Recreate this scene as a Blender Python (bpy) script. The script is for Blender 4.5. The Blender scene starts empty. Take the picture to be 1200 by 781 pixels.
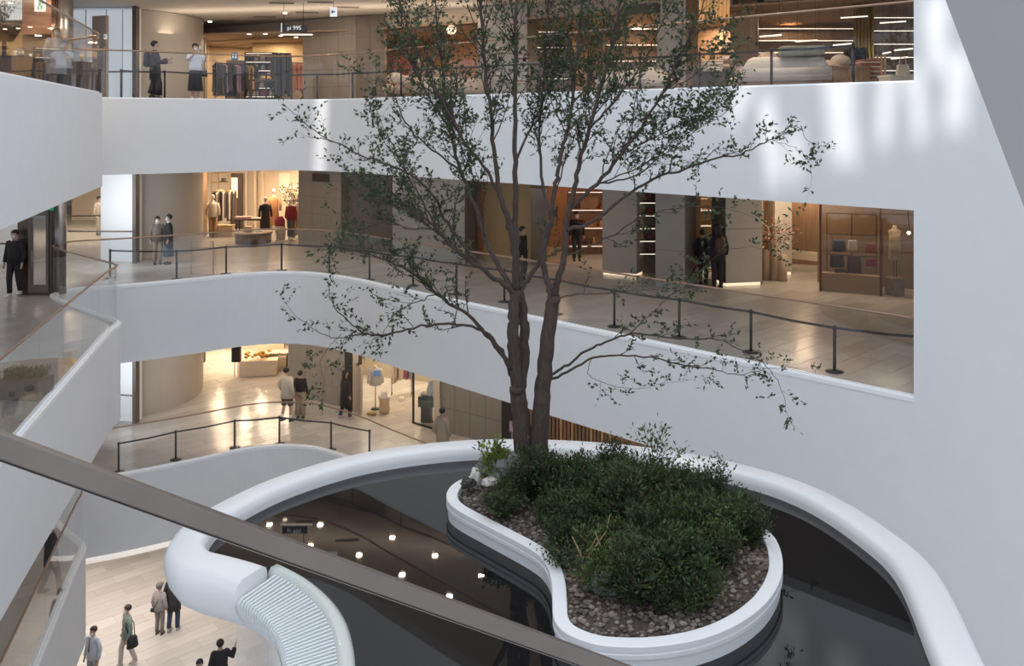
import bpy, bmesh, math, random
import numpy as np
from mathutils import Vector, Matrix, noise
R = math.radians
rnd = random.Random(7)
sc = bpy.context.scene
COL = sc.collection
# ------------------------------------------------------------------ frame helpers
EYE = 15.78; FP = 1000.0; K = .782            # eye height, focal length in pixels (1200 wide)
F0, F1, F2, F3 = 0.0, 5.49, 10.98, 16.47     # storey levels
SL = 2.21                            # slab / fascia depth
def V(px, d, z=0.0): return Vector(((px-600)*d/FP, d, z))
def P(px, py, z):
    d = FP*(EYE-z)/(py-143.5); return V(px, d, z)
def Q(px, py, d): return Vector(((px-600)*d/FP, d, EYE-(py-143.5)*d/FP))
# ------------------------------------------------------------------ camera
cd = bpy.data.cameras.new('camera'); cam = bpy.data.objects.new('camera', cd); COL.objects.link(cam)
cam.location = (0, 0, EYE); cam.rotation_euler = (R(90), 0, 0)
cd.sensor_width = 36; cd.lens = 30; cd.shift_y = -247/1200; cd.clip_start = .05; cd.clip_end = 300
sc.camera = cam
# ------------------------------------------------------------------ world, sun, skylight, exposure
w = bpy.data.worlds.new('world'); sc.world = w; w.use_nodes = True
bg = w.node_tree.nodes['Background']; bg.inputs[0].default_value = (.80, .88, 1, 1); bg.inputs[1].default_value = .98
def area(name, loc, sx, sy, power, color, rot=(0, 0, 0), spread=180):
    l = bpy.data.lights.new(name, 'AREA'); l.shape = 'RECTANGLE'; l.size = sx; l.size_y = sy
    l.energy = power; l.color = color; l.spread = R(spread)
    o = bpy.data.objects.new(name, l); COL.objects.link(o); o.location = loc; o.rotation_euler = rot
    return o
SUNDIR = Vector((.42, .50, -.76)).normalized()
sl = bpy.data.lights.new('sun', 'SUN'); sl.energy = 2.9; sl.angle = R(1.5); sl.color = (1, .97, .92)
so = bpy.data.objects.new('sun', sl); COL.objects.link(so); so.rotation_euler = SUNDIR.to_track_quat('-Z', 'Y').to_euler(); so.location = (-10, -10, 40)
area('skylight', (-1, 8, 27.6), 20, 26, 2600, (.86, .92, 1))
sc.view_settings.view_transform = 'Standard'; sc.view_settings.look = 'None'
sc.view_settings.exposure = 0.06; sc.view_settings.gamma = 1; sc.view_settings.use_curve_mapping = False
sc.cycles.transparent_max_bounces = 24
WARM = (1, .80, .60)
def lamps(loc, sx, sy, power, color, rz=0, nx=3, ny=2):
    # a field of small square ceiling lamps
    for i in range(nx):
        for j in range(ny):
            v = Matrix.Rotation(rz, 3, 'Z') @ Vector(((i+.5)/nx*sx-sx/2, (j+.5)/ny*sy-sy/2, 0)); area('gallery_lamp', Vector(loc)+v, .17, .17, power/(nx*ny), color)
# corridor lamps under each gallery ceiling and inside the shops
for z in (F1, F2, F3):
    pw = {F1: 1.0, F2: .8, F3: 1.35}[z]
    gp = {F1: 1.0, F2: .45, F3: 1.35}[z]; zc = z+3.2; zs = z+(2.85 if z < F3 else 2.66)
    lamps((-8.6, 29.5, zc), 5.4, 3, 75*gp, WARM)
    lamps((-3, 27.5, zc), 6, 3, 60*gp, WARM, R(-38))
    lamps((4, 21.5, zc), 7, 2.5, 60*gp, WARM, R(-42))
    lamps((-12, 36.5, zs), 6, 4, (190 if z == F2 else 300)*pw, (1, .76, .52))
    lamps((-1, 32.5, zs), 8, 4, 110*pw, (1, .66, .38))
    lamps((7, 29, zs), 8, 3, 230*pw, (1, .72, .45))
area('gallery_lamp', (-17, 24, F2+3.2), 6, 8, 120, (1, .95, .9))
lamps((-18, 36, F2+3.1), 5, 5, 300, WARM)  # extra lamps added to brighten the dark area at the far left
area('gallery_lamp', (-13, 27, F0+3.2), 8, 6, 430, (1, .90, .80))
lamps((6.6, 20.6, F3+3.2), 2, 1.5, 75, WARM, 0, 2, 1)  # extra lamps added to brighten the big display bed
area('gallery_lamp', (-16, 20, F1+3.2), 5, 8, 120, (1, .88, .74))
lamps((-14, 22.5, F3+3.2), 5, 5, 260, WARM)
for z in (F1, F2): area('side_fill', V(118, 27.2, z+2.2), 2.2, 2.2, 60, (.86, .93, 1), (R(80), 0, R(-8)))  # fill lamps added to brighten the white wall at the left
area('cove_lamp', (-7, 29.6, F3+2.5), 12, .5, 60, WARM, (R(180), 0, R(-10)))
area('shop_lamp', (-5.2, 33.2, F1+2.9), 5, 3.5, 260, (1, .88, .68))
lamps((-11.5, 38, F1+2.9), 6, 5, 400, (1, .78, .50))

# ------------------------------------------------------------------ materials
MATS = {}
def mat(name, col, rough=.6, metal=0, bump=0, scale=8, var=0, emit=0, spec=None, trans=0, stretch=None, coat=0):
    if name in MATS: return MATS[name]
    m = bpy.data.materials.new(name); m.use_nodes = True; n = m.node_tree.nodes; l = m.node_tree.links
    b = n['Principled BSDF']; b.inputs['Base Color'].default_value = (*col, 1)
    b.inputs['Roughness'].default_value = rough; b.inputs['Metallic'].default_value = metal
    if spec is not None: b.inputs['Specular IOR Level'].default_value = spec
    if coat: b.inputs['Coat Weight'].default_value = coat; b.inputs['Coat Roughness'].default_value = .05
    if emit:
        b.inputs['Emission Color'].default_value = (*col, 1); b.inputs['Emission Strength'].default_value = emit
    if trans:
        t = n.new('ShaderNodeBsdfTranslucent'); t.inputs[0].default_value = (*[min(1, c*1.6) for c in col], 1)
        mx = n.new('ShaderNodeMixShader'); mx.inputs[0].default_value = trans
        l.new(b.outputs[0], mx.inputs[1]); l.new(t.outputs[0], mx.inputs[2]); l.new(mx.outputs[0], n['Material Output'].inputs[0])
    if bump or var:
        tc = n.new('ShaderNodeTexCoord'); mp = n.new('ShaderNodeMapping'); l.new(tc.outputs['Object'], mp.inputs[0])
        if stretch: mp.inputs['Scale'].default_value = stretch
        nz = n.new('ShaderNodeTexNoise'); nz.inputs['Scale'].default_value = scale; nz.inputs['Detail'].default_value = 5
        l.new(mp.outputs[0], nz.inputs['Vector'])
        if var:
            mr = n.new('ShaderNodeMapRange'); mr.inputs[1].default_value = .3; mr.inputs[2].default_value = .7
            mr.inputs[3].default_value = 1-var; mr.inputs[4].default_value = 1+var
            l.new(nz.outputs['Fac'], mr.inputs[0])
            vm = n.new('ShaderNodeVectorMath'); vm.operation = 'SCALE'; vm.inputs[0].default_value = col
            l.new(mr.outputs[0], vm.inputs['Scale']); l.new(vm.outputs[0], b.inputs['Base Color'])
        if bump:
            bp = n.new('ShaderNodeBump'); bp.inputs['Strength'].default_value = bump; bp.inputs['Distance'].default_value = .02
            l.new(nz.outputs['Fac'], bp.inputs['Height']); l.new(bp.outputs[0], b.inputs['Normal'])
    MATS[name] = m; return m
def glassmat(name, tint, refl=.06, rough=.0):
    m = bpy.data.materials.new(name); m.use_nodes = True; n = m.node_tree.nodes; l = m.node_tree.links
    n.remove(n['Principled BSDF'])
    t = n.new('ShaderNodeBsdfTransparent'); t.inputs[0].default_value = (*tint, 1)
    g = n.new('ShaderNodeBsdfGlossy'); g.inputs['Roughness'].default_value = rough; g.inputs[0].default_value = (1, 1, 1, 1)
    lw = n.new('ShaderNodeLayerWeight'); lw.inputs[0].default_value = .5
    pw = n.new('ShaderNodeMath'); pw.operation = 'POWER'; pw.inputs[1].default_value = 4.5; l.new(lw.outputs['Facing'], pw.inputs[0])
    mt = n.new('ShaderNodeMath'); mt.operation = 'MULTIPLY_ADD'; mt.inputs[1].default_value = .6; mt.inputs[2].default_value = refl
    l.new(pw.outputs[0], mt.inputs[0])
    mx = n.new('ShaderNodeMixShader'); l.new(mt.outputs[0], mx.inputs[0]); l.new(t.outputs[0], mx.inputs[1]); l.new(g.outputs[0], mx.inputs[2])
    l.new(mx.outputs[0], n['Material Output'].inputs[0]); MATS[name] = m; return m
WHITE = mat('white_plaster', (.74, .745, .755), .7, bump=.03, scale=3, var=.012)
LIP = mat('white_lip', (.86, .87, .88), .4)
FLOORM = [mat('marble_%d' % i, c, .22, var=.05, scale=1.2, stretch=(1, 4, 1)) for i, c in enumerate([(.47, .44, .41), (.50, .47, .44), (.44, .41, .38), (.53, .50, .47)])]
JOINT = mat('floor_joint', (.45, .42, .39), .25)
CEIL = mat('ceiling_paint_dimmed', (.34, .29, .26), .8); CEILT = mat('ceiling_paint_upper', (.62, .58, .54), .8)  # lower ceilings darkened in colour to weaken their reflection in the water
TILE = mat('stone_tile', (.28, .25, .215), .5, var=.08, scale=2, stretch=(6, 6, .6))
TILEJ = mat('tile_joint', (.17, .15, .13), .7)
DKTILE = mat('dark_stone', (.17, .14, .12), .5, var=.08, scale=2)
GREYP = mat('grey_stone', (.36, .35, .335), .6, var=.05, scale=2)
WOOD = mat('walnut_panel', (.30, .19, .115), .45, var=.18, scale=2.5, stretch=(8, 8, .6))
WOODR = mat('orange_wood', (.36, .19, .11), .4, var=.2, scale=2.5, stretch=(8, 8, .6))
OCHRE = mat('ochre_wall', (.45, .33, .18), .7, var=.04, scale=2)
CREAM = mat('cream_wall', (.66, .56, .43), .7, var=.03, scale=2)
BEIGE = mat('beige_drum', (.50, .46, .41), .6, var=.03, scale=1, stretch=(3, 3, .3))
BLACK = mat('black_metal', (.025, .022, .022), .45, metal=.3)
BELT = mat('black_belt', (.03, .026, .028), .7)
DARK = mat('dark_cloth', (.025, .022, .024), .85)
BRONZE = mat('bronze_rail', (.36, .24, .17), .35, metal=.6)
BRASS = mat('brass', (.55, .38, .14), .3, metal=.8)
STEEL = mat('brushed_steel', (.32, .29, .27), .3, metal=.8, var=.05, scale=4, stretch=(20, 20, .5))
ESC = mat('satin_bronze', (.215, .18, .158), .42, metal=.75, var=.07, scale=3)
SKINM = mat('skin', (.52, .34, .26), .55)
HAIR = mat('dark_hair', (.018, .014, .012), .5)
MASK = mat('mask_white', (.75, .76, .78), .8)
GLASS = glassmat('clear_glass', (.975, .982, .982), .03)
GLASSG = glassmat('shop_glass', (.90, .86, .82), .04)
LAMPW = mat('lamp_glow', (1, .86, .66), .5, emit=6)
STRIP = mat('strip_glow', (1, .88, .74), .5, emit=1.3)
GLOW = mat('base_glow', (1, .80, .55), .5, emit=.9)
SIGNW = mat('sign_white', (.85, .88, .9), .5, emit=.5)
SIGNG = mat('sign_green', (.03, .36, .20), .5, emit=.25)
SIGNB = mat('sign_blue', (.05, .16, .28), .5)
_c = {}
def cloth(col, r=.85):
    k = 'cloth_%02d_%02d_%02d' % tuple(int(c*99) for c in col)
    return mat(k, col, r, bump=.2, scale=30)

# ------------------------------------------------------------------ mesh builder
class MB:
    def __init__(s): s.v = []; s.f = []
    def add(s, vs, fs):
        b = len(s.v); s.v += [tuple(v) for v in vs]; s.f += [tuple(i+b for i in f) for f in fs]; return s
    def prism(s, poly, z0, z1):
        n = len(poly); vs = [(p[0], p[1], z0) for p in poly]+[(p[0], p[1], z1) for p in poly]
        fs = [tuple(range(n))[::-1], tuple(range(n, 2*n))]+[(i, (i+1) % n, (i+1) % n+n, i+n) for i in range(n)]
        return s.add(vs, fs)
    def box(s, c, size, rz=0, top=1.0):
        x, y, z = [k/2 for k in size]; ca, sa = math.cos(rz), math.sin(rz); vs = []
        for dz, k in ((-z, 1), (z, top)):
            for dx, dy in ((-x, -y), (x, -y), (x, y), (-x, y)):
                dx *= k; dy *= k; vs.append((c[0]+dx*ca-dy*sa, c[1]+dx*sa+dy*ca, c[2]+dz))
        return s.add(vs, [(3, 2, 1, 0), (4, 5, 6, 7), (0, 1, 5, 4), (1, 2, 6, 5), (2, 3, 7, 6), (3, 0, 4, 7)])
    def seg(s, a, b, t, z0, z1):                   # upright wall from a to b, thickness t behind (left of a->b)
        a = Vector(a[:2]); b = Vector(b[:2]); d = (b-a).normalized(); nn = Vector((-d.y, d.x))*t
        return s.prism([a, b, b+nn, a+nn], z0, z1)
    def tube(s, pts, rad, n=6, sx=1, sy=1, caps=True, up=None):
        pts = [Vector(p) for p in pts]; m = len(pts)
        if not hasattr(rad, '__len__'): rad = [rad]*m
        t0 = (pts[1]-pts[0]).normalized(); ref = up or (Vector((0, 0, 1)) if abs(t0.z) < .9 else Vector((1, 0, 0)))
        u = (ref-t0*ref.dot(t0)).normalized(); vs = []; fs = []
        for i, p in enumerate(pts):
            t = (pts[min(i+1, m-1)]-pts[max(i-1, 0)]).normalized(); u = (u-t*u.dot(t))
            u = u.normalized() if u.length > 1e-6 else t.orthogonal().normalized(); w_ = t.cross(u)
            for k in range(n):
                a = 2*math.pi*k/n; vs.append(p+u*(math.cos(a)*rad[i]*sx)+w_*(math.sin(a)*rad[i]*sy))
        for i in range(m-1):
            for k in range(n): fs.append((i*n+k, i*n+(k+1) % n, (i+1)*n+(k+1) % n, (i+1)*n+k))
        if caps: fs.append(tuple(range(n))[::-1]); fs.append(tuple((m-1)*n+k for k in range(n)))
        return s.add(vs, fs)
    def loft(s, rings, n=12):                      # rings of (cx, cy, z, rx, ry)
        vs = []; fs = []; m = len(rings)
        for cx, cy, z, rx, ry in rings:
            for k in range(n):
                a = 2*math.pi*k/n; vs.append((cx+math.cos(a)*rx, cy+math.sin(a)*ry, z))
        for i in range(m-1):
            for k in range(n): fs.append((i*n+k, i*n+(k+1) % n, (i+1)*n+(k+1) % n, (i+1)*n+k))
        fs.append(tuple(range(n))[::-1]); fs.append(tuple((m-1)*n+k for k in range(n)))
        return s.add(vs, fs)
    def ball(s, c, r, sc_=(1, 1, 1), n=10, m=6, amp=0, seed=0):
        vs = []; fs = []
        for i in range(m+1):
            th = math.pi*i/m
            for k in range(n):
                a = 2*math.pi*k/n; d = Vector((math.sin(th)*math.cos(a), math.sin(th)*math.sin(a), math.cos(th)))
                rr = r*(1+amp*noise.noise(d*1.7+Vector((seed, 0, 0)))) if amp else r
                vs.append((c[0]+d.x*rr*sc_[0], c[1]+d.y*rr*sc_[1], c[2]+d.z*rr*sc_[2]))
        for i in range(m):
            for k in range(n): fs.append((i*n+k, (i+1)*n+k, (i+1)*n+(k+1) % n, i*n+(k+1) % n))
        return s.add(vs, fs)
    def cyl(s, c, r, h, n=16, r2=None): return s.loft([(c[0], c[1], c[2], r, r), (c[0], c[1], c[2]+h, r2 or r, r2 or r)], n)
    def xf(s, M): s.v = [tuple(M @ Vector(v)) for v in s.v]; return s
    def build(s, name, material, parent=None, world=True, smooth=False, kind=None, label=None, bevel=0):
        me = bpy.data.meshes.new(name); off = Vector((0, 0, 0))
        if parent is not None and world:
            q = parent
            while q is not None: off += q.location; q = q.parent
        vs = [(v[0]-off.x, v[1]-off.y, v[2]-off.z) for v in s.v]
        me.from_pydata(vs, [], s.f); me.validate(); me.materials.append(material)
        bm = bmesh.new(); bm.from_mesh(me); bmesh.ops.remove_doubles(bm, verts=bm.verts, dist=1e-5) if len(bm.verts) < 3000 else None
        bmesh.ops.recalc_face_normals(bm, faces=bm.faces); bm.to_mesh(me); bm.free()
        if smooth: me.polygons.foreach_set('use_smooth', [True]*len(me.polygons))
        o = bpy.data.objects.new(name, me); COL.objects.link(o)
        if parent is not None: o.parent = parent
        if kind: o['kind'] = kind
        if label: o['label'] = label
        if bevel:
            b = o.modifiers.new('bevel', 'BEVEL'); b.width = bevel; b.segments = 2; b.limit_method = 'ANGLE'
        return o
def thing(name, label, cat, loc=(0, 0, 0), rz=0, group=None):
    o = bpy.data.objects.new(name, None); COL.objects.link(o); o.location = loc; o.rotation_euler = (0, 0, rz)
    o.empty_display_size = .2
    o['label'] = label; o['category'] = cat
    if group: o['group'] = group
    return o
def tag(o, label, cat, group=None, kind=None):
    o['label'] = label; o['category'] = cat
    if group: o['group'] = group
    if kind: o['kind'] = kind
    return o
def single(name, label, cat, mb, m, group=None, smooth=False, bevel=0):
    # one-mesh thing whose origin sits at the centre of its foot
    xs = [v[0] for v in mb.v]; ys = [v[1] for v in mb.v]; zs = [v[2] for v in mb.v]
    c = Vector(((min(xs)+max(xs))/2, (min(ys)+max(ys))/2, min(zs)))
    mb.v = [(v[0]-c.x, v[1]-c.y, v[2]-c.z) for v in mb.v]
    o = mb.build(name, m, smooth=smooth, bevel=bevel); o.location = c; return tag(o, label, cat, group)
def struct(name, mb, m, parent=None, smooth=False):
    o = mb.build(name, m, parent, smooth=smooth); o['kind'] = 'structure'; return o
def dup(root, loc=None, rz=None, label=None, group=None, scale=None):
    def cp(o, par):
        c = o.copy(); COL.objects.link(c); c.parent = par
        for ch in list(o.children): cp(ch, c)
        return c
    r = cp(root, None)
    if loc is not None: r.location = loc
    if rz is not None: r.rotation_euler = (0, 0, rz)
    if scale: r.scale = (scale,)*3
    if label: r['label'] = label
    if group: r['group'] = group
    return r
def catmull(pts, k=8, closed=False):
    pts = [Vector(p) for p in pts]; n = len(pts); out = []
    rng = n if closed else n-1
    for i in range(rng):
        if closed: p0, p1, p2, p3 = pts[i-1], pts[i], pts[(i+1) % n], pts[(i+2) % n]
        else: p0, p1, p2, p3 = pts[max(i-1, 0)], pts[i], pts[i+1], pts[min(i+2, n-1)]
        for j in range(k):
            t = j/k; out.append(.5*((2*p1)+(p2-p0)*t+(2*p0-5*p1+4*p2-p3)*t*t+(3*p1-p0-3*p2+p3)*t**3))
    if not closed: out.append(pts[-1])
    return out
def resample(pts, step):
    out = [pts[0].copy()]; acc = 0
    for a, b in zip(pts, pts[1:]):
        L = (b-a).length; t = step-acc
        while t <= L and L > 0: out.append(a.lerp(b, t/L)); t += step
        acc = (acc+L) % step if L else acc
        acc = L-(t-step)
    if (out[-1]-pts[-1]).length > .02: out.append(pts[-1].copy())
    return out
def offset_path(pts, o, closed=False):
    out = []; n = len(pts)
    for i, p in enumerate(pts):
        a = pts[i-1] if (i or closed) else pts[0]; b = pts[(i+1) % n] if (i < n-1 or closed) else pts[-1]
        t = (b-a); t = Vector((t[0], t[1])).normalized(); out.append(Vector((p[0]-t.y*o, p[1]+t.x*o)))
    return out
def sweep(mb, path, prof, z, closed=False):        # prof: closed loop of (offset to the left, dz)
    rings = [offset_path(path, o, closed) for o, dz in prof]; n = len(path); m = len(prof); vs = []; fs = []
    for i in range(n):
        for k in range(m): vs.append((rings[k][i].x, rings[k][i].y, z+prof[k][1]))
    for i in range(n if closed else n-1):
        j = (i+1) % n
        for k in range(m): k2 = (k+1) % m; fs.append((i*m+k, j*m+k, j*m+k2, i*m+k2))
    if not closed: fs.append(tuple(range(m))); fs.append(tuple((n-1)*m+k for k in range(m))[::-1])
    return mb.add(vs, fs)
def inpoly(x, y, poly):
    c = False; n = len(poly); j = n-1
    for i in range(n):
        xi, yi, xj, yj = poly[i][0], poly[i][1], poly[j][0], poly[j][1]
        if (yi > y) != (yj > y) and x < (xj-xi)*(y-yi)/(yj-yi)+xi: c = not c
        j = i
    return c

# ------------------------------------------------------------------ atrium outline on each storey
FAR = [(-11.5, 24.75), (-10.5, 25.3), (-9.4, 26.0), (-8.4, 26.7), (-7.4, 27.0), (-6.3, 26.85), (-5.24, 26.2), (-4.4, 25.5), (-3.71, 24.78), (-2.35, 23.48)]
LINE_A = Vector((-2.35, 23.48)); LINE_B = Vector((6.93, 14.72))
RIGHT = [(0.0, 21.26), (2.3, 19.09), (4.6, 16.92), (6.93, 14.72)]
NOTCH = {F3: [(-5.0, 4.5), (-6.2, 8.6), (-7.3, 12.3), (-8.5, 16.2), (-9.6, 19.8), (-9.78, 20.35), (-10.1, 20.8), (-11.4, 22.0), (-12.4, 23.1), (-12.7, 23.8), (-12.4, 24.4)],
         F2: [(-5.0, 4.5), (-6.2, 8.4), (-7.45, 12.96), (-8.35, 16.4), (-9.1, 19.3), (-9.22, 20.0), (-9.45, 20.45), (-10.7, 21.6), (-12.0, 22.8), (-12.6, 23.6), (-12.35, 24.35)],
         F1: [(-5.4, 4.5), (-6.6, 8.4), (-8.0, 12.9), (-8.95, 16.1), (-10.0, 19.6), (-10.22, 20.4), (-10.45, 20.8), (-11.5, 21.8), (-12.4, 22.8), (-12.7, 23.6), (-12.4, 24.3)]}
EDGE = {}
for z in (F1, F2, F3): EDGE[z] = catmull([Vector(p) for p in NOTCH[z]+FAR], 6)+[Vector(p) for p in RIGHT]
WEXT = Vector((12.4, 9.6))
tn = 0
for fi, z in enumerate((F1, F2, F3, F3+5.49)):
    e = EDGE[min(z, F3)]
    outer = [Vector((12.6, 9.6)), Vector((24, 22)), Vector((24, 50)), Vector((-34, 50)), Vector((-34, 4.5))]
    poly = e+outer
    sfx = ('lower', 'middle', 'upper', 'top')[fi]
    if z <= F3: fl = struct('floor', MB().prism(offset_path(e, .02)+outer, z-.06, z), JOINT); EDGE['f%d' % fi] = fl
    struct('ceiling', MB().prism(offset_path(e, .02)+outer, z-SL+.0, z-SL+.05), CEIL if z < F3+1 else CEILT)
    m = MB(); sweep(m, e, [(0, 0), (.35, 0), (.35, -SL), (0, -SL)], z-.001); o = struct('wall_back', m, WHITE, smooth=False)
    tn += 1; m = MB(); lp = .0 if z >= F3 else .015; sweep(m, e, [(-lp, -.03 if lp else 0), (-lp, lp*3), (.0, lp*4+.003), (.14, lp*4+.003), (.14, 0)], z); struct('trim_%d' % tn, m, LIP)
struct('floor', MB().prism([(-34, 4), (24, 4), (24, 50), (-34, 50)], -.06, 0), JOINT); EDGE['f9'] = bpy.data.objects[-1] if 0 else COL.objects[-1]
# big solid wall at the right, with the ends of the gallery openings
m = MB(); m.seg(LINE_B, WEXT, .4, 0, 29); struct('wall_right', m, WHITE)
a = Vector((5.9, 15.69)); m = MB(); m.seg(a, LINE_B, .4, 0, F2-SL); struct('wall_right', m, WHITE)
m = MB(); m.prism([(-34, 49), (24, 49), (24, 49.4), (-34, 49.4)], 0, 29); struct('wall_back', m, CREAM)
# sloping grey soffit close by, upper right
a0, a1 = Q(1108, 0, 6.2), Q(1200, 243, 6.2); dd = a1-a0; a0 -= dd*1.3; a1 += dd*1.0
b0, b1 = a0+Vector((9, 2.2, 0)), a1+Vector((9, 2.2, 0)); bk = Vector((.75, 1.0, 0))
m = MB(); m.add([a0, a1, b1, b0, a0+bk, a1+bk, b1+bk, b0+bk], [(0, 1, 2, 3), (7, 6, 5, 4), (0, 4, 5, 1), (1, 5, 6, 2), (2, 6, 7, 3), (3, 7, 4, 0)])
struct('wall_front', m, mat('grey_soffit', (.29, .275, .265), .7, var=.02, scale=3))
# unseen roof added to block the sun; holes aimed at the sun patches
def roof_hit(p): t = (28.0-p.z)/(-SUNDIR.z); return p-SUNDIR*t
def wallpt(px, py):
    k = (px-600)/FP; A = LINE_A; D = (LINE_B-LINE_A); s = (k*A.y-A.x)/(D.x-k*D.y); q = A+D*s; return Q(px, py, q.y)
holes = []                                         # (centre, half-length, half-width, angle)
for px, py, hl, hw, an in [(868, 118, .40, .14, 20), (903, 165, .75, .17, 58), (932, 180, .42, .12, 50), (985, 128, .85, .26, 56), (1040, 122, .62, .13, 44), (1074, 118, .55, .13, 60), (1098, 40, .55, .16, 50), (1122, 105, .55, .2, 46)]:
    holes.append((roof_hit(wallpt(px, py)), hl, hw, an))
holes.append((roof_hit(Q(372, 158, 26.6)), 1.25, .22, 47))
for px, py, z in [(598, 545, 10.9), (735, 560, 11.2), (696, 640, 11.2), (770, 520, 11.3), (848, 620, 11.2)]: holes.append((roof_hit(P(px, py, z)), .28, .14, 40))
holes.append((roof_hit(P(382, 545, 10.78)), .35, .2, 0))
vs = []; fs = []; st = .12; nx, ny = 266, 346; x0, y0 = -20, -14
rv = [(x0+i*st, y0+j*st, 28.0) for j in range(ny+1) for i in range(nx+1)]
HO = [(c.x, c.y, hl, hw, math.cos(R(an)), math.sin(R(an))) for c, hl, hw, an in holes]
print('holes', [(round(h[0], 1), round(h[1], 1)) for h in HO])
for j in range(ny):
    for i in range(nx):
        cx, cy = x0+(i+.5)*st, y0+(j+.5)*st; hit = False
        for hx, hy, hl, hw, ca, sa in HO:
            dx, dy = cx-hx, cy-hy
            if abs(dx) < 2 and abs(dy) < 2 and abs(dx*ca+dy*sa) < hl and abs(-dx*sa+dy*ca) < hw: hit = True; break
        if not hit: k = j*(nx+1)+i; fs.append((k, k+1, k+nx+2, k+nx+1))
m = MB(); m.add(rv, fs); struct('ceiling', m, WHITE)

# ------------------------------------------------------------------ floor tiles
tile_me = []
for i in range(4):
    me = bpy.data.meshes.new('tile'); b = MB().box((0, 0, .002), (1.492, .492, .004)); me.from_pydata(b.v, [], b.f); me.materials.append(FLOORM[i]); tile_me.append(me)
def tiles(par, z, poly, vis, ang=42, cap=298):
    ca, sa = math.cos(R(ang)), math.sin(R(ang)); L = []
    for j in range(-90, 90):
        for i in range(-40, 40):
            u, v = (i+.5*(j % 2))*1.5, j*.5; x, y = u*ca-v*sa-4, u*sa+v*ca+22
            if not (4 < y < 44): continue
            px = 600+x/y*FP; py = 143.5+(EYE-z)/y*FP
            if not vis(px, py, x, y): continue
            cs = [(x+a*ca*.75-b*sa*.25, y+a*sa*.75+b*ca*.25) for a in (-1, 1) for b in (-1, 1)]
            if all(inpoly(cx, cy, poly) for cx, cy in cs): L.append((y, x))
    L.sort(); L = L[:cap]
    for y, x in L:
        o = bpy.data.objects.new('tile', rnd.choices(tile_me, (4, 4, 2, 2))[0]); COL.objects.link(o); o.parent = par
        o.location = (x, y, z); o.rotation_euler = (0, 0, R(ang))
    print('tiles', z, len(L))
def ep(z): return offset_path(EDGE[z], .2)+[Vector((12, 12)), Vector((24, 22)), Vector((24, 46)), Vector((-32, 46)), Vector((-32, 4.5))]
tiles(EDGE['f9'], F0, [(-30, 5), (20, 5), (20, 46), (-30, 46)], lambda px, py, x, y: 85 < px < 330 and 630 < py < 800)
tiles(EDGE['f0'], F1, ep(F1), lambda px, py, x, y: (-20 < px < 560 and 395 < py < 580) or (-10 < px < 115 and 560 < py < 800))
tiles(EDGE['f1'], F2, ep(F2), lambda px, py, x, y: -40 < px < 1090 and 285 < py < 560)
# ------------------------------------------------------------------ shop walls and pillars
def wallbox(name, p0, p1, z0, z1, m, t=.25):
    return struct(name, MB().seg(p1, p0, -t, z0, z1) if 0 else MB().seg(p0, p1, t, z0, z1), m)
def panelled(p0, p1, z0, z1, nc, nr, m, t=.25, name='wall_back'):
    # backing wall with separate stone panels standing proud of recessed joints
    b = struct(name, MB().seg(p0, p1, t, z0, z1), TILEJ); a = Vector(p0[:2]); d = Vector(p1[:2])-a; n = Vector((-d.y, d.x)).normalized()
    for i in range(nc):
        for j in range(nr):
            q0 = a+d*((i)/nc)+d.normalized()*.008; q1 = a+d*((i+1)/nc)-d.normalized()*.008
            h = (z1-z0)/nr; mb = MB().seg(q0-n*.012, q1-n*.012, .02, z0+h*j+.008, z0+h*(j+1)-.008); mb.build('panel', m, b)
    return b
CH = 3.26
# ---- beige drum and white wall at the left, all storeys
for z in (F1, F2, F3):
    h = CH if z < F3 else CH
    m = MB(); m.prism([(-14.92+3.05*math.cos(R(a)), 32.3+3.05*math.sin(R(a))) for a in range(-60, 76, 3)], z, z+h); d_ = struct('wall_left', m, BEIGE)
    m = MB(); m.seg(V(163.5, 29.3), V(159.5, 29.3), .3, z, z+h); struct('trim_9', m, mat('dark_frame', (.10, .08, .07), .4))
    m = MB(); m.seg(V(140 if z < F3 else 84, 29.4), V(160.5, 29.3), .3, z, z+h); struct('wall_left', m, LIP)
m = MB(); m.seg(V(118, 29.5), V(142, 29.4), .3, F2, F2+CH); struct('wall_left', m, LIP)
# bright window wall and steel doorway beyond, upper storey
mb = MB().seg(V(84, 29.2), V(160, 29.1), .05, F3+.05, F3+CH-.1); o = struct('window_1', mb, mat('window_daylight', (.72, .80, .88), .4, emit=.38))
for px in (100, 124, 143): MB().seg(V(px, 29.1), V(px+1.1, 29.1), .06, F3+.05, F3+CH-.1).build('mullion', LIP, o)
mb = MB().seg(V(108, 27.6), V(124, 27.4), .12, F3, F3+2.75); o = struct('door_1', mb, mat('taupe_door', (.36, .32, .29), .5))
MB().seg(V(112, 27.35), V(121, 27.2), .06, F3+.15, F3+1.7).build('door_panel', STEEL, o)
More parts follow.
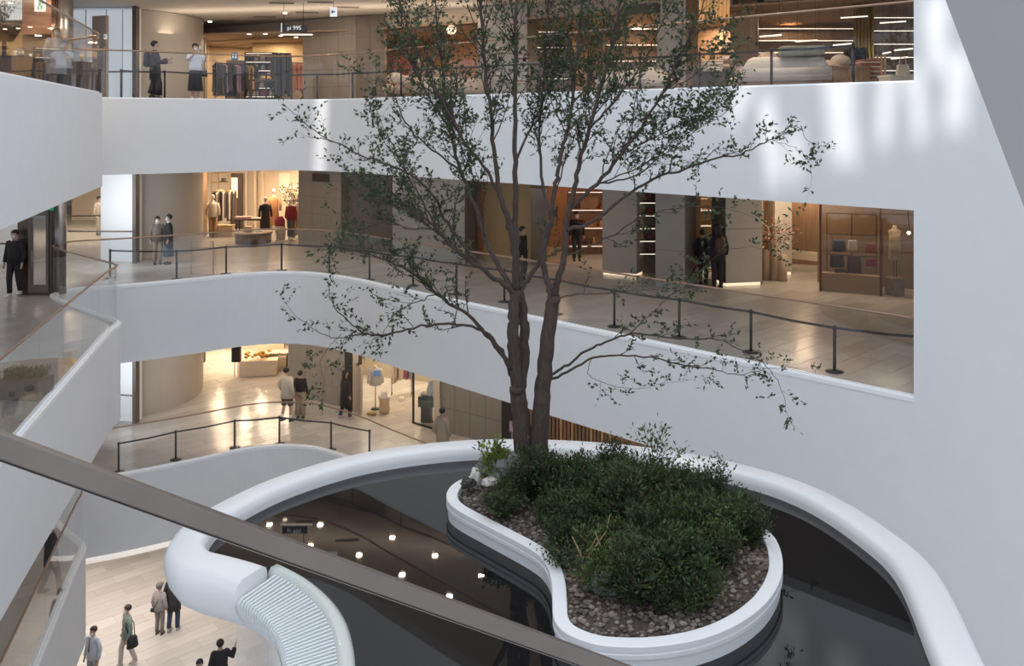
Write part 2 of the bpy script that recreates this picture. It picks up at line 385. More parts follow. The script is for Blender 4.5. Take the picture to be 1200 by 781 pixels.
# ---- upper storey
Y3 = lambda px: 29/(1+.00055*(px-600))
def shop_bulkhead(z0, z1):
    pts = [V(px, Y3(px)-.3) for px in (200, 300, 420, 560, 700, 856)]; m = MB()
    for a, b in zip(pts, pts[1:]): m.seg(a, b, .25, z0, z1)
    return m
struct('ceiling', shop_bulkhead(F3+2.72, F3+CH+.01), mat('bulkhead_paint', (.50, .43, .36), .7))
m = MB(); m.prism([V(200, 33.5), V(420, 31.7), V(700, 27), V(1120, 22.5), V(1150, 44), V(160, 44)], F3+2.72, F3+2.78); struct('ceiling', m, mat('shop_ceiling', (.38, .27, .19), .7))
for px0, px1, d0, d1, z, zt, mm, nc, nr in [
    (355, 418, 32.8, 31.6, F3, F3+CH, TILE, 3, 5), (418, 450, 31.5, 31.2, F3, F3+CH, DKTILE, 2, 4),
    (350, 400, 33.4, 31.4, F2, F2+CH, TILE, 3, 5), (400, 461, 31.7, 31.5, F2, F2+CH, DKTILE, 3, 3),
    (338, 404, 32.2, 30.8, F1, F1+CH, TILE, 3, 5), (516, 588, 28.5, 27.0, F1, F1+CH, TILE, 4, 4)]:
    panelled(V(px0, d0), V(px1, d1), z, zt, nc, nr, mm)
def wl(z, *L):
    for px0, d0, px1, d1, mm in L: struct('wall_back', MB().seg(V(px0, d0), V(px1, d1), .2, z, z+CH), mm)
wl(F3, (228, 38, 300, 39, OCHRE), (296, 36.5, 355, 36.2, OCHRE), (355, 36.2, 356, 32.8, OCHRE), (240, 34.5, 243, 38, DKTILE),
   (450, 36, 560, 35, WOODR), (560, 35, 770, 33, WOOD), (856, 26.0, 888, 25.7, WOOD), (886, 25.6, 889, 31, WOOD), (889, 34, 1120, 29.5, WOOD), (800, 31, 860, 30, WOOD))
wl(F2, (232, 33.2, 243, 36.5, WOOD), (225, 40.2, 354, 38.4, CREAM), (352, 38.4, 351, 33.4, CREAM), (545, 30.0, 566, 29.7, WOODR), (566, 29.8, 622, 29.0, OCHRE),
   (622, 29.0, 640, 28.8, WOOD), (640, 33, 708, 32, WOODR), (746, 27.6, 770, 27.3, DKTILE), (803, 24.6, 821, 26.4, WOOD), (818, 30, 856, 29.4, OCHRE), (893, 25.2, 896, 29.4, WOOD), (893, 29.4, 962, 28.5, WOOD),
   (84, 42, 120, 42, CREAM))
wl(F1, (200, 44, 340, 42, CREAM), (337, 42, 338, 32.2, CREAM), (404, 30.6, 420, 30.3, mat('black_panel', (.03, .024, .022), .5)), (415, 34.8, 520, 33.6, mat('shop_grey', (.42, .38, .30), .7)), (420, 30.3, 421, 34.8, CREAM), (515, 28.4, 516, 33.6, CREAM),
   (588, 27.0, 607, 26.6, mat('black_panel', (.03, .024, .022), .5)), (607, 27.2, 1000, 22.6, WOODR))
# orange slats on the lower-storey shop front at the right
sw = [o for o in COL.objects if o.name.startswith('wall_back')][-1]
for i in range(26):
    px = 612+i*4.4; MB().seg(V(px, 26.9-.0118*(px-607)), V(px+2.6, 26.87-.0118*(px-607)), .06, F1+.1, F1+CH-.1).build('slat', rnd.choice([WOODR, WOOD, mat('pale_slat', (.62, .38, .2), .5)]), sw)
# pillars (front face given; depth goes straight back)
def pillar(px0, d0, px1, d1, z, mm, dep=.9, glow=False, label='', nr=0):
    a, b = V(px0, d0), V(px1, d1); z0 = z+(.10 if glow else 0)
    if nr: o = panelled(a, b, z0, z+CH, 1, nr, mm, dep, 'wall_back')
    else: o = struct('wall_back', MB().seg(a, b, dep, z0, z+CH), mm)
    if glow: MB().seg(a.lerp(b, .03)+Vector((0, .06, 0)), a.lerp(b, .97)+Vector((0, .06, 0)), dep-.1, z+.0, z0).build('glow_strip', GLOW, o); 
    return o
PALE = mat('pale_column', (.55, .50, .43), .6, var=.04, scale=2)
pillar(460, 30.0, 545, 28.8, F2, GREYP, .8, nr=3)
pillar(706, 26.9, 746, 26.4, F2, PALE, .8, True)
pillar(768, 24.9, 803, 24.5, F2, GREYP, 1.2, nr=3)
pillar(850, 24.9, 893, 25.15, F2, PALE, .9, True, nr=2)
pillar(908, 26.8, 928, 26.8, F2, PALE, .7, True)
pillar(560, 29.0, 618, 28.2, F3, GREYP, .8, nr=3)
pillar(770, 25.3, 804, 24.9, F3, GREYP, 1.2, nr=3)
pillar(804, 24.9, 818, 25.6, F3, WOOD, .6)
for px, pyt, d in ((715, 318, 26.5), (868, 338, 24.6), (918, 330, 26.5)):
    continue; area('under_glow', V(px, d-.12, F2+.05), 1.0, .12, 1.2, (1, .8, .55), (R(-60), 0, 0))

# ------------------------------------------------------------------ glass balustrades
def railing(z, label, e, panew=1.5, topz=1.38, i0=0):
    t = thing('balustrade', label, 'railing', (e[len(e)//2].x, e[len(e)//2].y, z))
    zb = .004 if z >= F3 else .05; p = resample(offset_path(e, .07), .25); n = int(panew/.25); k = 0
    while k < len(p)-1:
        q = p[k:k+n+1]
        if len(q) > 1:
            q = [v.copy() for v in q]; q[0] = q[0].lerp(q[1], .03); q[-1] = q[-1].lerp(q[-2], .05)
            m = MB(); sweep(m, q, [(-.006, .0), (-.006, topz-.01), (.006, topz-.01), (.006, 0)], z+zb); o = m.build('glass_pane', GLASS, t)
            o['label'] = 'clear frameless glass pane'
        k += n
    m = MB(); m.tube([Vector((v.x, v.y, z+topz+.03)) for v in p], .024, 8); m.build('handrail', BRONZE, t, smooth=True)
    m = MB(); sweep(m, p, [(-.015, 0), (-.015, .035), (.015, .035), (.015, 0)], z+zb); m.build('base_channel', LIP, t)
    return t
railing(F3, 'glass balustrade with thin bronze handrail around the upper gallery', EDGE[F3][6:])
railing(F2, 'glass balustrade with bronze handrail snaking around the middle gallery', EDGE[F2][6:])
railing(F1, 'glass balustrade with bronze handrail around the lower gallery', EDGE[F1][6:])

# ------------------------------------------------------------------ belt stanchions
def stanchion_proto():
    t = thing('stanchion', '', 'stanchion')
    MB().loft([(0, 0, 0, .17, .17), (0, 0, .012, .17, .17), (0, 0, .028, .05, .05)], 20).build('base', BLACK, t, False, True)
    MB().cyl((0, 0, .02), .03, .80, 12).build('post', BLACK, t, False, True)
    MB().loft([(0, 0, .80, .034, .034), (0, 0, .88, .034, .034), (0, 0, .895, .022, .022)], 12).build('belt_head', BLACK, t, False, True)
    return t
ORD = ['first', 'second', 'third', 'fourth', 'fifth', 'sixth', 'seventh', 'eighth', 'ninth', 'tenth', 'eleventh', 'twelfth', 'thirteenth', 'fourteenth', 'fifteenth']
sp = stanchion_proto(); used = False; BELTS = []
def stanchions(pts, z, gname, double=False):
    global used
    n = len(pts); ts = []
    for i, p in enumerate(pts):
        lab = 'black belt stanchion on the %s, %s from its right-hand end' % (gname, ORD[n-1-i])
        if not used: t = sp; t.location = p; t['label'] = lab; used = True
        else: t = dup(sp, p, 0, lab)
        t['group'] = 'black belt stanchions along the %s' % gname; ts.append(t)
    BELTS.append((ts, pts))
def belts(ts, pts):
    for t, a, b in zip(ts, pts, pts[1:]):
        dz = Vector((0, 0, .845)); a2, b2 = a+dz, b+dz; mid = (a2+b2)/2-Vector((0, 0, .02)); d = (b2-a2).normalized()
        m = MB(); n_ = Vector((-d.y, d.x, 0))*.003; h = Vector((0, 0, .024)); vs = []
        for q in (a2+d*.03, mid, b2-d*.03): vs += [q-n_-h, q+n_-h, q+n_+h, q-n_+h]
        fs = [(0, 1, 5, 4), (1, 2, 6, 5), (2, 3, 7, 6), (3, 0, 4, 7), (4, 5, 9, 8), (5, 6, 10, 9), (6, 7, 11, 10), (7, 4, 8, 11), (3, 2, 1, 0), (8, 9, 10, 11)]
        m.add(vs, fs).build('belt', BELT, t)
S2 = [(129, 326), (207, 327), (265, 321), (330, 317), (386, 320), (433, 328), (484, 335), (535, 345), (591, 354), (653, 368), (720, 383), (796, 396), (880, 413), (978, 436)]
stanchions([P(x, y, F2) for x, y in S2]+[V(1100, 15.6, F2)], F2, 'middle gallery')
S1 = [(139, 554), (206, 539), (275, 525), (327.5, 520.5), (388, 527.5), (433, 538)]
stanchions([P(x, y, F1) for x, y in S1], F1, 'lower gallery')
S3 = [(142, 25.3), (193, 25.9), (265, 27), (312, 27.6), (372, 27.3), (413, 26.7), (470, 25.2), (535, 23.9), (605, 22.6), (690, 21.2), (750, 20.2), (820, 19.2), (904, 18.2), (1000, 17.0)]
stanchions([V(x, d, F3) for x, d in S3], F3, 'upper gallery')

for ts, pts in BELTS: belts(ts, pts)
# ------------------------------------------------------------------ escalator handrail across the foreground
def rl(px, off): iv = .333-.000178*px; return Q(px, 508+.372*px+off, 1/iv)
A, B = rl(-90, 0), rl(860, 0); dn = Vector((0, 0, -.098)); bk = (Vector((B.x-A.x, B.y-A.y, 0)).normalized()); bk = Vector((-bk.y, bk.x, 0))*.07
t = thing('handrail', 'broad satin bronze escalator handrail slanting across the foreground', 'handrail', (A+B)/2-Vector((0, 0, .1)))
m = MB(); m.add([A, B, B+dn, A+dn, A+bk, B+bk, B+bk+dn, A+bk+dn], [(0, 1, 2, 3), (7, 6, 5, 4), (0, 4, 5, 1), (2, 6, 7, 3), (0, 3, 7, 4), (1, 5, 6, 2)])
m.build('rail_body', ESC, t, bevel=.008)
e = Vector((0, 0, -.0015)); A2, B2 = A+dn-bk*.06, B+dn-bk*.06
MB().add([A2, B2, B2+e*2, A2+e*2, A2+bk*1.1, B2+bk*1.1, B2+bk*1.1+e*2, A2+bk*1.1+e*2], [(0, 1, 2, 3), (7, 6, 5, 4), (0, 4, 5, 1), (2, 6, 7, 3), (0, 3, 7, 4), (1, 5, 6, 2)]).build('edge_bead', STEEL, t)

# ------------------------------------------------------------------ raised basin, water, spillway
RZ = EYE-6.4*K
OUT = [(-5.30, 13.1), (-5.15, 12.65), (-4.85, 12.32), (-4.35, 12.1), (-3.85, 11.85), (-3.38, 11.46), (-2.98, 10.94), (-2.72, 10.29), (-2.5, 9.3), (-2.2, 8.2), (-1.4, 7.0), (0, 6.25), (2, 6.0), (4, 6.9), (5.2, 8.6), (5.75, 10.5), (6.14, 12.27),
       (6.02, 13.5), (5.56, 14.83), (4.75, 15.82), (3.35, 16.7), (1.72, 17.23), (0, 17.4), (-1.38, 17.25), (-2.69, 16.8), (-3.63, 16.2), (-4.46, 15.37), (-5.0, 14.5), (-5.28, 13.78)]
bp = catmull([Vector(p)*K for p in OUT], 5, True)       # runs anticlockwise seen from above: left = inward
bas = thing('basin', 'huge raised white kidney-shaped water basin filling the atrium', 'basin', (0.3*K, 12*K, 0))
prof = [(.62, -.55), (.60, -.16), (.57, -.04), (.50, .0), (.40, .0), (.14, -.01), (.05, -.06), (.0, -.17), (.0, -.30), (.05, -.48), (.17, -.68), (.40, -.88), (.80, -1.05), (1.2, -1.16), (1.2, -1.05), (.62, -.8)]; prof = [(a_*K, b_*K) for a_, b_ in prof]
i0, i1 = 4*5, 9*5                                     # stretch of rim replaced by the spillway
rimpath = bp[i1:]+bp[:i0+1]
m = MB(); sweep(m, rimpath, prof, RZ); m.build('rim', LIP, bas, smooth=True).modifiers.new('e', 'EDGE_SPLIT').split_angle = R(50)
low = [(.80, -.55), (.80, -.30), (.72, -.22), (.10, -.24), (.02, -.28), (.0, -.36), (.05, -.48), (.17, -.68), (.40, -.88), (.80, -1.05), (1.2, -1.16), (1.2, -1.05), (.8, -.8)]; low = [(a_*K, b_*K) for a_, b_ in low]
sp_path = bp[i0:i1+1]
m = MB(); sweep(m, sp_path, low, RZ); m.build('spillway_bed', LIP, bas, smooth=True)
m = MB(); sweep(m, sp_path, [(a_*K, b_*K) for a_, b_ in [(.80, -.24), (.80, -.10), (.74, -.05), (.62, -.05), (.58, -.12), (.58, -.24)]], RZ); m.build('spillway_lip', mat('wet_stone', (.62, .66, .62), .15), bas, smooth=True)
ins = offset_path(bp, 1.15*K, True)
m = MB(); m.prism(ins, RZ-1.16*K, RZ-1.06*K); m.build('bowl_underside', LIP, bas)
m = MB(); m.prism(offset_path(bp, .59*K, True), RZ-.62*K, RZ-.5*K); m.build('basin_floor', mat('basin_black', (.03, .028, .028), .5), bas)
m = MB(); m.cyl((.5, 9.6, 0), 1.3, RZ-1.16*K, 40, 1.0); m.build('pedestal', WHITE, bas, smooth=True)
# ribs of the spillway
RIB = mat('wet_rib', (.78, .82, .82), .12)
dense = []
for q0, q1 in zip(sp_path, sp_path[1:]):
    for k in range(20): dense.append(q0.lerp(q1, k/20))
L = [0]
for q0, q1 in zip(dense, dense[1:]): L.append(L[-1]+(q1-q0).length)
tot = L[-1]; s = .1; ribs = []
while s < tot-.1:
    k = min(range(len(L)), key=lambda i: abs(L[i]-s)); k = min(max(k, 8), len(dense)-9); tdir = (dense[k+8]-dense[k-8]).normalized(); nn = Vector((-tdir.y, tdir.x)); ribs.append((dense[k], nn, tdir)); s += .052
for q, nn, td in ribs:
    mb = MB(); a_, b_ = q+nn*.60*K, q+nn*.0; hw = td*.0125; c_ = q-nn*.024
    za, zb = RZ-.10*K, RZ-.19*K
    pts = []
    for pp, zz in ((a_, za), (b_, zb), (c_, zb-.04), (c_, zb-.125), (b_, zb-.125), (a_, za-.095)): pts.append((pp, zz))
    vs = [(p_.x+hw.x, p_.y+hw.y, z_) for p_, z_ in pts]+[(p_.x-hw.x, p_.y-hw.y, z_) for p_, z_ in pts]; n = 6
    mb.add(vs, [tuple(range(n)), tuple(range(n, 2*n))[::-1]]+[(i, (i+1) % n, (i+1) % n+n, i+n) for i in range(n)])
    mb.build('rib', RIB, bas)
# still black water
inw = offset_path(bp, .595*K, True)
WATER = mat('black_water', (.010, .010, .011), .02, spec=.5)
m = MB(); m.prism(inw, RZ-.5*K, RZ-.24*K); single('pool_water', 'still black reflecting water filling the raised basin', 'water', m, WATER)
m = MB(); hm = glassmat('falling_water', (.93, .95, .96), .35, .25)
for q, nn, td in ribs:
    for k in (0, 1):
        q2 = q-nn*.035+td*.026*k; m.tube([(q2.x, q2.y, RZ-.26), (q2.x-nn.x*.10, q2.y-nn.y*.10, RZ-3), (q2.x-nn.x*.2, q2.y-nn.y*.2, .03)], [.0032, .0026, .0022], 3)
o = m.build('water_curtain', hm); tag(o, 'fine curtain of water threads falling from the ribbed spillway', 'waterfall', kind='stuff')

# ------------------------------------------------------------------ kidney planting bed
KZ = EYE-6.3*K
KP = [(523, 581), (532, 595), (572, 617), (619, 642), (638, 658), (646, 680), (647.5, 705), (649, 725), (662, 741), (694, 754), (730, 758), (773, 757), (824, 748), (867, 730), (899, 705), (915, 678), (917, 655), (910, 633), (896, 619), (867, 601), (838, 583), (806, 567), (765, 555), (716, 548.6), (680, 546), (644, 545), (605, 547), (572, 552), (547, 559), (530, 568)]
kp = catmull([P(x, y, KZ).xy for x, y in KP], 4, True)
ar = sum(a_.x*b_.y-b_.x*a_.y for a_, b_ in zip(kp, kp[1:]+kp[:1]))
if ar < 0: kp = kp[::-1]
bed = thing('planter', 'white kidney-shaped planting bed curb standing in the black water', 'planter', (1.6*K, 12.5*K, RZ-.5*K))
m = MB(); sweep(m, kp, [(a_*K, b_*K) for a_, b_ in [(.19, -.5), (.19, -.01), (.18, 0), (.01, 0), (0, -.01), (0, -.075), (.02, -.085), (.02, -.10), (0, -.11), (0, -.16), (.025, -.17), (.04, -.6), (.19, -.6)]], KZ, True); m.build('curb', LIP, bed)
ki = offset_path(kp, .185*K, True)
def soilz(x, y): return KZ-.10+.04*noise.noise(Vector((x*.9, y*.9, 0)))+.08*max(0, 1-((x-1.25)**2+(y-10.0)**2)/5.4)
cx_, cy_ = sum(p.x for p in ki)/len(ki), sum(p.y for p in ki)/len(ki)
vs = []; fs = []; n = 0; idx = {}
xs = [min(p.x for p in ki), max(p.x for p in ki)]; ys = [min(p.y for p in ki), max(p.y for p in ki)]; g = .07
for j in range(int((ys[1]-ys[0])/g)+2):
    for i in range(int((xs[1]-xs[0])/g)+2):
        x, y = xs[0]+i*g, ys[0]+j*g
        if inpoly(x, y, kp): idx[(i, j)] = len(vs); vs.append((x, y, soilz(x, y)+.02*noise.noise(Vector((x*5, y*5, 3)))))
okin = offset_path(kp, .09*K, True)
for (i, j), k in list(idx.items()):
    c4 = [(i, j), (i+1, j), (i+1, j+1), (i, j+1)]
    if all(c in idx for c in c4) and all(inpoly(vs[idx[c]][0], vs[idx[c]][1], okin) for c in c4): fs.append(tuple(idx[c] for c in c4))
MB().add(vs, fs).build('soil', mat('soil', (.085, .06, .045), .95, bump=.6, scale=25, var=.3), bed, smooth=True)
# pebbles
PEB = [mat('pebble_%d' % i, c, .75) for i, c in enumerate([(.16, .13, .11), (.25, .21, .18), (.10, .08, .07), (.30, .26, .23)])]
for i in range(4):
    m = MB(); cnt = 0
    while cnt < (1100, 900, 1000, 300)[i]:
        x, y = rnd.uniform(*xs), rnd.uniform(*ys)
        if not inpoly(x, y, ki): continue
        r = rnd.uniform(.018, .036); m.ball((x, y, soilz(x, y)+r*.4), r, (1, rnd.uniform(.6, .9), rnd.uniform(.5, .8)), 6, 4, .3, cnt); cnt += 1
    m.build('pebbles', PEB[i], bed, kind='stuff')
def rock(px, py, r, s3, mm, lab, seed):
    r *= K
    p = P(px, py, KZ+.02); m = MB(); m.ball((p.x, p.y, p.z+r*s3[2]*.6), r, s3, 14, 9, .55, seed); single('rock', lab, 'rock', m, mm, smooth=False)
GR = mat('grey_rock', (.20, .20, .195), .85, bump=.5, scale=9, var=.25); WR = mat('white_rock', (.72, .68, .62), .8, var=.1)
rock(598, 562, .36, (1.3, .8, .75), GR, 'large grey boulder leaning against the tree trunk', 3)
rock(569, 556, .17, (1, .8, 1.1), GR, 'upright grey stone behind the white pebble at the bed end', 8)
rock(557, 566, .10, (.8, .7, 1.6), WR, 'white upright stone at the left tip of the bed', 5)
rock(574, 568, .11, (1.3, .8, .7), WR, 'rounded cream stone in front of the grey boulder', 6)
rock(549, 570, .12, (1.1, .8, .8), mat('dark_rock', (.05, .045, .045), .6), 'dark stone beside the curb at the left tip of the bed', 9)
rock(709, 690, .19, (1.3, .8, .8), mat('pale_rock', (.2, .21, .21), .8, bump=.5, scale=9, var=.2), 'pale grey boulder half hidden by leaves near the bed front', 12)
rock(738, 566, .13, (1.2, .9, .7), WR, 'small pale stone at the back of the bed', 14)
rock(690, 602, .2, (1.2, .9, .7), GR, 'grey stone showing through the middle of the shrubs', 16)
# ------------------------------------------------------------------ leaves helper (numpy)
rng = np.random.default_rng(5)
def leaf_mesh(name, pos, dirs, length, width, mats, parent=None, world=True, kind='stuff'):
    N = len(pos); pos = np.array(pos, float); dirs = np.array(dirs, float)
    dirs += rng.normal(0, .25, dirs.shape); dirs /= np.linalg.norm(dirs, axis=1)[:, None]+1e-9
    r = rng.normal(0, 1, dirs.shape); r[:, 2] += 1.2
    side = np.cross(dirs, r); side /= np.linalg.norm(side, axis=1)[:, None]+1e-9
    nor = np.cross(side, dirs); l = length*rng.uniform(.65, 1.2, (N, 1)); w_ = width*rng.uniform(.75, 1.2, (N, 1))
    b = pos; mid = pos+dirs*l*.45; tip = pos+dirs*l-nor*l*.12
    v = np.stack([b, mid+side*w_*.5+nor*w_*.18, mid-nor*w_*.05, mid-side*w_*.5+nor*w_*.18, tip], 1).reshape(-1, 3)
    if parent is not None and world: v -= np.array(parent.location)
    base = np.arange(N)*5; tri = np.stack([base, base+1, base+2, base, base+2, base+3, base+1, base+4, base+2, base+2, base+4, base+3], 1).reshape(-1, 3)
    me = bpy.data.meshes.new(name); me.vertices.add(N*5); me.vertices.foreach_set('co', v.ravel().astype(np.float32))
    me.loops.add(len(tri)*3); me.loops.foreach_set('vertex_index', tri.ravel().astype(np.int32)); me.polygons.add(len(tri))
    me.polygons.foreach_set('loop_start', np.arange(len(tri), dtype=np.int32)*3); me.polygons.foreach_set('loop_total', np.full(len(tri), 3, np.int32))
    for m_ in mats: me.materials.append(m_)
    mi = np.repeat(rng.integers(0, len(mats), N), 4); me.polygons.foreach_set('material_index', mi.astype(np.int32)); me.update(); me.validate()
    o = bpy.data.objects.new(name, me); COL.objects.link(o)
    if parent is not None: o.parent = parent
    if kind: o['kind'] = kind
    return o
LEAF = [mat('leaf_%d' % i, c, .55, trans=.22) for i, c in enumerate([(.042, .060, .022), (.056, .082, .028), (.028, .042, .018)])]
LEAFY = [mat('leafy_%d' % i, c, .6, trans=.35) for i, c in enumerate([(.14, .20, .035), (.24, .26, .05), (.08, .13, .03)])]
SHR = [mat('shrub_leaf_%d' % i, c, .6, trans=.2) for i, c in enumerate([(.042, .075, .022), (.06, .10, .028), (.025, .046, .016), (.085, .09, .03)])]
BARK = mat('bark', (.075, .053, .042), .9, bump=.7, scale=14, var=.3, stretch=(3, 3, .5))
TWIG = mat('twig_bark', (.060, .042, .036), .9)

# ------------------------------------------------------------------ the tree: boughs follow the real ones, the rest grows from them
TB = P(624, 566, KZ-.05); TD = TB.y
tree = thing('tree', 'slender multi-stemmed tree with small dark leaves rising from the planting bed', 'tree', TB)
def L3(pts): return [Q(px, py, TD+o*K) for px, py, o in pts]
B_ = []   # (points, r0, r1, leafiness 0..1, start fraction of leaves, name)
def bough(pts, r0, r1, leaf=.6, f0=.25, spread=1.0): B_.append((L3(pts), r0*K*(1 if r0 > .095 else .80), r1*K*(1 if r1 > .08 else .80), leaf, f0, spread))
# trunks
bough([(619, 572, .05), (616, 545, .05), (612, 510, 0), (609, 475, 0), (606, 455, 0)], .20, .135, 0)
bough([(633, 572, -.05), (632, 545, -.05), (632, 510, -.02), (635, 470, 0), (638, 440, 0), (641, 400, 0), (647, 362, 0), (649, 345, 0)], .19, .11, 0)
bough([(607, 460, 0), (604, 430, -.05), (602, 400, -.1), (602, 370, -.1), (604, 343, -.1)], .12, .095, 0)
bough([(608, 462, 0), (613, 430, .12), (615, 400, .15), (613, 370, .15), (609, 345, .1)], .10, .085, 0)
# upper boughs from the left trunk
bough([(604, 345, -.1), (594, 337, -.2), (568, 317, -.5), (531, 290, -1), (512, 268, -1.2), (488, 250, -1.4), (450, 236, -1.8), (425, 226, -2)], .075, .012, .8, .3)
bough([(600, 340, 0), (585, 314, .3), (568, 279, .6), (556, 240, .9), (540, 200, 1.1), (527, 150, 1.4), (519, 90, 1.6), (512, 30, 1.9), (508, -30, 2.1)], .07, .018, 1, .35)
bough([(604, 340, 0), (603, 300, -.1), (598, 265, -.2), (589, 240, -.3), (583, 210, -.4), (579, 180, -.5), (575, 130, -.7), (568, 70, -.8), (563, 0, -1), (560, -70, -1.1)], .085, .025, 1, .45)
bough([(606, 340, .1), (605, 300, .2), (604, 250, .3), (604, 190, .3), (603, 130, .4), (604, 60, .4), (606, -10, .5), (606, -90, .5)], .09, .03, 1, .5)
bough([(588, 235, -.3), (570, 200, -.6), (548, 170, -1), (525, 130, -1.3), (500, 85, -1.6), (478, 30, -1.9), (462, -30, -2.1)], .04, .012, 1, .25)
bough([(610, 345, .1), (618, 328, .2), (631, 306, .3), (640, 283, .4), (646, 262, .45)], .055, .045, .4, .5)
# left side: long low ones
bough([(566, 316, -.5), (545, 290, -.9), (520, 255, -1.1), (505, 225, -1.3), (480, 205, -1.5), (450, 192, -1.7), (420, 181, -1.9), (400, 169, -2), (369, 154, -2.1), (344, 133, -2.2)], .04, .006, .42, .3, .7)
bough([(600, 432, -.1), (575, 398, -.3), (548, 370, -.6), (512, 345, -.8), (478, 317, -1.1), (455, 306, -1.3), (430, 298, -1.4), (404, 292, -1.5)], .055, .008, .75, .35, .8)
bough([(598, 440, 0), (588, 412, -.2), (566, 388, -.4), (527, 380, -.7), (485, 384, -1), (448, 394, -1.1), (420, 386, -1.3), (392, 361, -1.4), (386, 344, -1.4)], .045, .006, .38, .35, .6)
bough([(450, 393, -1.1), (420, 392, -1.4), (390, 396, -1.6), (366, 385, -1.7), (341, 364, -1.8)], .015, .004, .32, .1, .5)
bough([(400, 392, -1.5), (388, 405, -1.6), (376, 425, -1.6), (380, 448, -1.6)], .008, .003, .5, .3, .5)
bough([(512, 268, -1.2), (480, 268, -1.5), (450, 262, -1.7), (420, 270, -1.9), (400, 285, -2)], .02, .005, .7, .1)
bough([(512, 345, -.8), (492, 352, -.9), (470, 362, -1), (456, 378, -1.1), (447, 396, -1.1)], .014, .005, .5, .2)
bough([(540, 200, 1.1), (512, 180, .7), (480, 150, .4), (462, 110, .2), (455, 70, .1)], .03, .006, .7, .25)
bough([(527, 150, 1.4), (500, 110, 1.2), (478, 60, 1), (470, 10, .9), (462, -40, .8)], .03, .008, 1, .2)
# right trunk
bough([(648, 348, 0), (640, 325, .1), (635, 303, .1), (638, 285, .1), (644, 265, .1), (649, 230, .1), (654, 205, .1), (658, 180, .2), (665, 150, .2), (671, 120, .2), (676, 60, .3), (682, 0, .4), (686, -70, .5)], .08, .025, 1, .45)
bough([(650, 346, 0), (655, 325, -.2), (662, 297, -.3), (664, 260, -.4), (671, 228, -.5), (680, 190, -.6), (690, 150, -.8), (704, 105, -1), (716, 60, -1.1), (726, 10, -1.2), (733, -50, -1.3)], .085, .022, 1, .4)
bough([(646, 258, .1), (636, 215, .5), (632, 165, .8), (635, 110, 1), (640, 50, 1.2), (644, -30, 1.3)], .045, .014, 1, .25)
bough([(668, 245, -.4), (700, 215, -.8), (728, 180, -1.2), (755, 145, -1.5), (778, 105, -1.8), (800, 60, -2), (818, 20, -2.2), (830, -20, -2.3)], .05, .008, .85, .2)
bough([(664, 270, -.4), (690, 262, -.5), (720, 240, -.6), (748, 220, -.8), (778, 205, -1), (808, 197, -1.2), (840, 186, -1.5), (870, 180, -1.7), (887, 172, -1.8), (910, 160, -1.9), (932, 148, -2), (948, 166, -2.05)], .045, .004, .55, .3, .6)
bough([(905, 164, -1.9), (925, 170, -2), (940, 180, -2), (948, 192, -2), (951, 210, -2)], .006, .002, .5, .1, .4)
bough([(690, 150, -.8), (715, 125, -1.2), (745, 85, -1.4), (770, 40, -1.6), (790, -10, -1.8)], .03, .008, .9, .2)
bough([(700, 215, -.8), (740, 208, -.6), (775, 180, -.5), (800, 150, -.4), (830, 120, -.3), (852, 104, -.2)], .022, .004, .7, .2)
bough([(604, 190, .3), (622, 150, .8), (640, 110, 1.3), (655, 60, 1.7), (668, 0, 2)], .035, .01, 1, .2)
bough([(671, 120, .2), (698, 92, .8), (722, 50, 1.3), (745, 0, 1.7)], .028, .008, 1, .2)
bough([(728, 180, -1.2), (760, 165, -1), (795, 145, -.9), (825, 120, -.8), (850, 92, -.7)], .018, .004, .95, .1)
bough([(704, 215, -.8), (745, 198, -1), (785, 175, -1.2), (820, 150, -1.3), (856, 128, -1.4)], .018, .004, .9, .1)
bough([(778, 105, -1.8), (805, 95, -1.9), (830, 70, -2), (850, 45, -2)], .012, .004, .9, .1)
bough([(512, 268, -1.2), (490, 225, -.9), (468, 185, -.7), (450, 150, -.5), (438, 120, -.4)], .02, .004, .9, .15)
bough([(531, 290, -1), (500, 262, -.6), (468, 240, -.3), (440, 222, -.1), (412, 205, 0)], .018, .004, .8, .15)
bough([(568, 279, .6), (560, 230, .3), (548, 190, 0), (530, 150, -.3), (520, 110, -.5)], .02, .006, .9, .2)
bough([(650, 230, .1), (662, 190, .6), (678, 150, .9), (690, 110, 1.1), (698, 60, 1.3)], .02, .006, .9, .2)
# right side: low drooping ones
bough([(640, 440, 0), (662, 430, -.1), (686, 412, -.3), (710, 402, -.5), (737, 392, -.7), (762, 392, -.9), (800, 397, -1.1), (840, 398, -1.3), (870, 412, -1.4), (898, 430, -1.5), (915, 455, -1.5), (921, 482, -1.5)], .035, .003, .42, .3, .5)
bough([(638, 450, 0), (665, 436, .2), (693, 421, .3), (720, 417, .4), (762, 419, .5), (800, 428, .6), (834, 433, .7), (866, 440, .8), (905, 432, .8), (940, 432, .8)], .035, .003, .48, .3, .5)
bough([(737, 392, -.7), (755, 375, -.8), (780, 352, -1), (800, 330, -1.1), (822, 300, -1.2)], .014, .003, .35, .1, .6)
bough([(650, 352, 0), (668, 346, .2), (700, 344, .4), (735, 342, .6), (765, 340, .8), (786, 334, 1)], .022, .004, .38, .25, .6)
bough([(662, 300, -.3), (690, 290, -.4), (720, 275, -.6), (748, 255, -.8), (790, 245, -1), (845, 243, -1.1), (870, 250, -1.2)], .024, .003, .45, .25, .6)
bough([(745, 342, .6), (790, 345, .6), (840, 300, .4), (880, 290, .2), (905, 295, .2)], .010, .002, .3, .2, .5)
bough([(693, 421, .3), (690, 440, .3), (735, 455, .3), (790, 448, .3)], .01, .003, .4, .3, .5)
leafP = []; leafD = []; tw = MB()
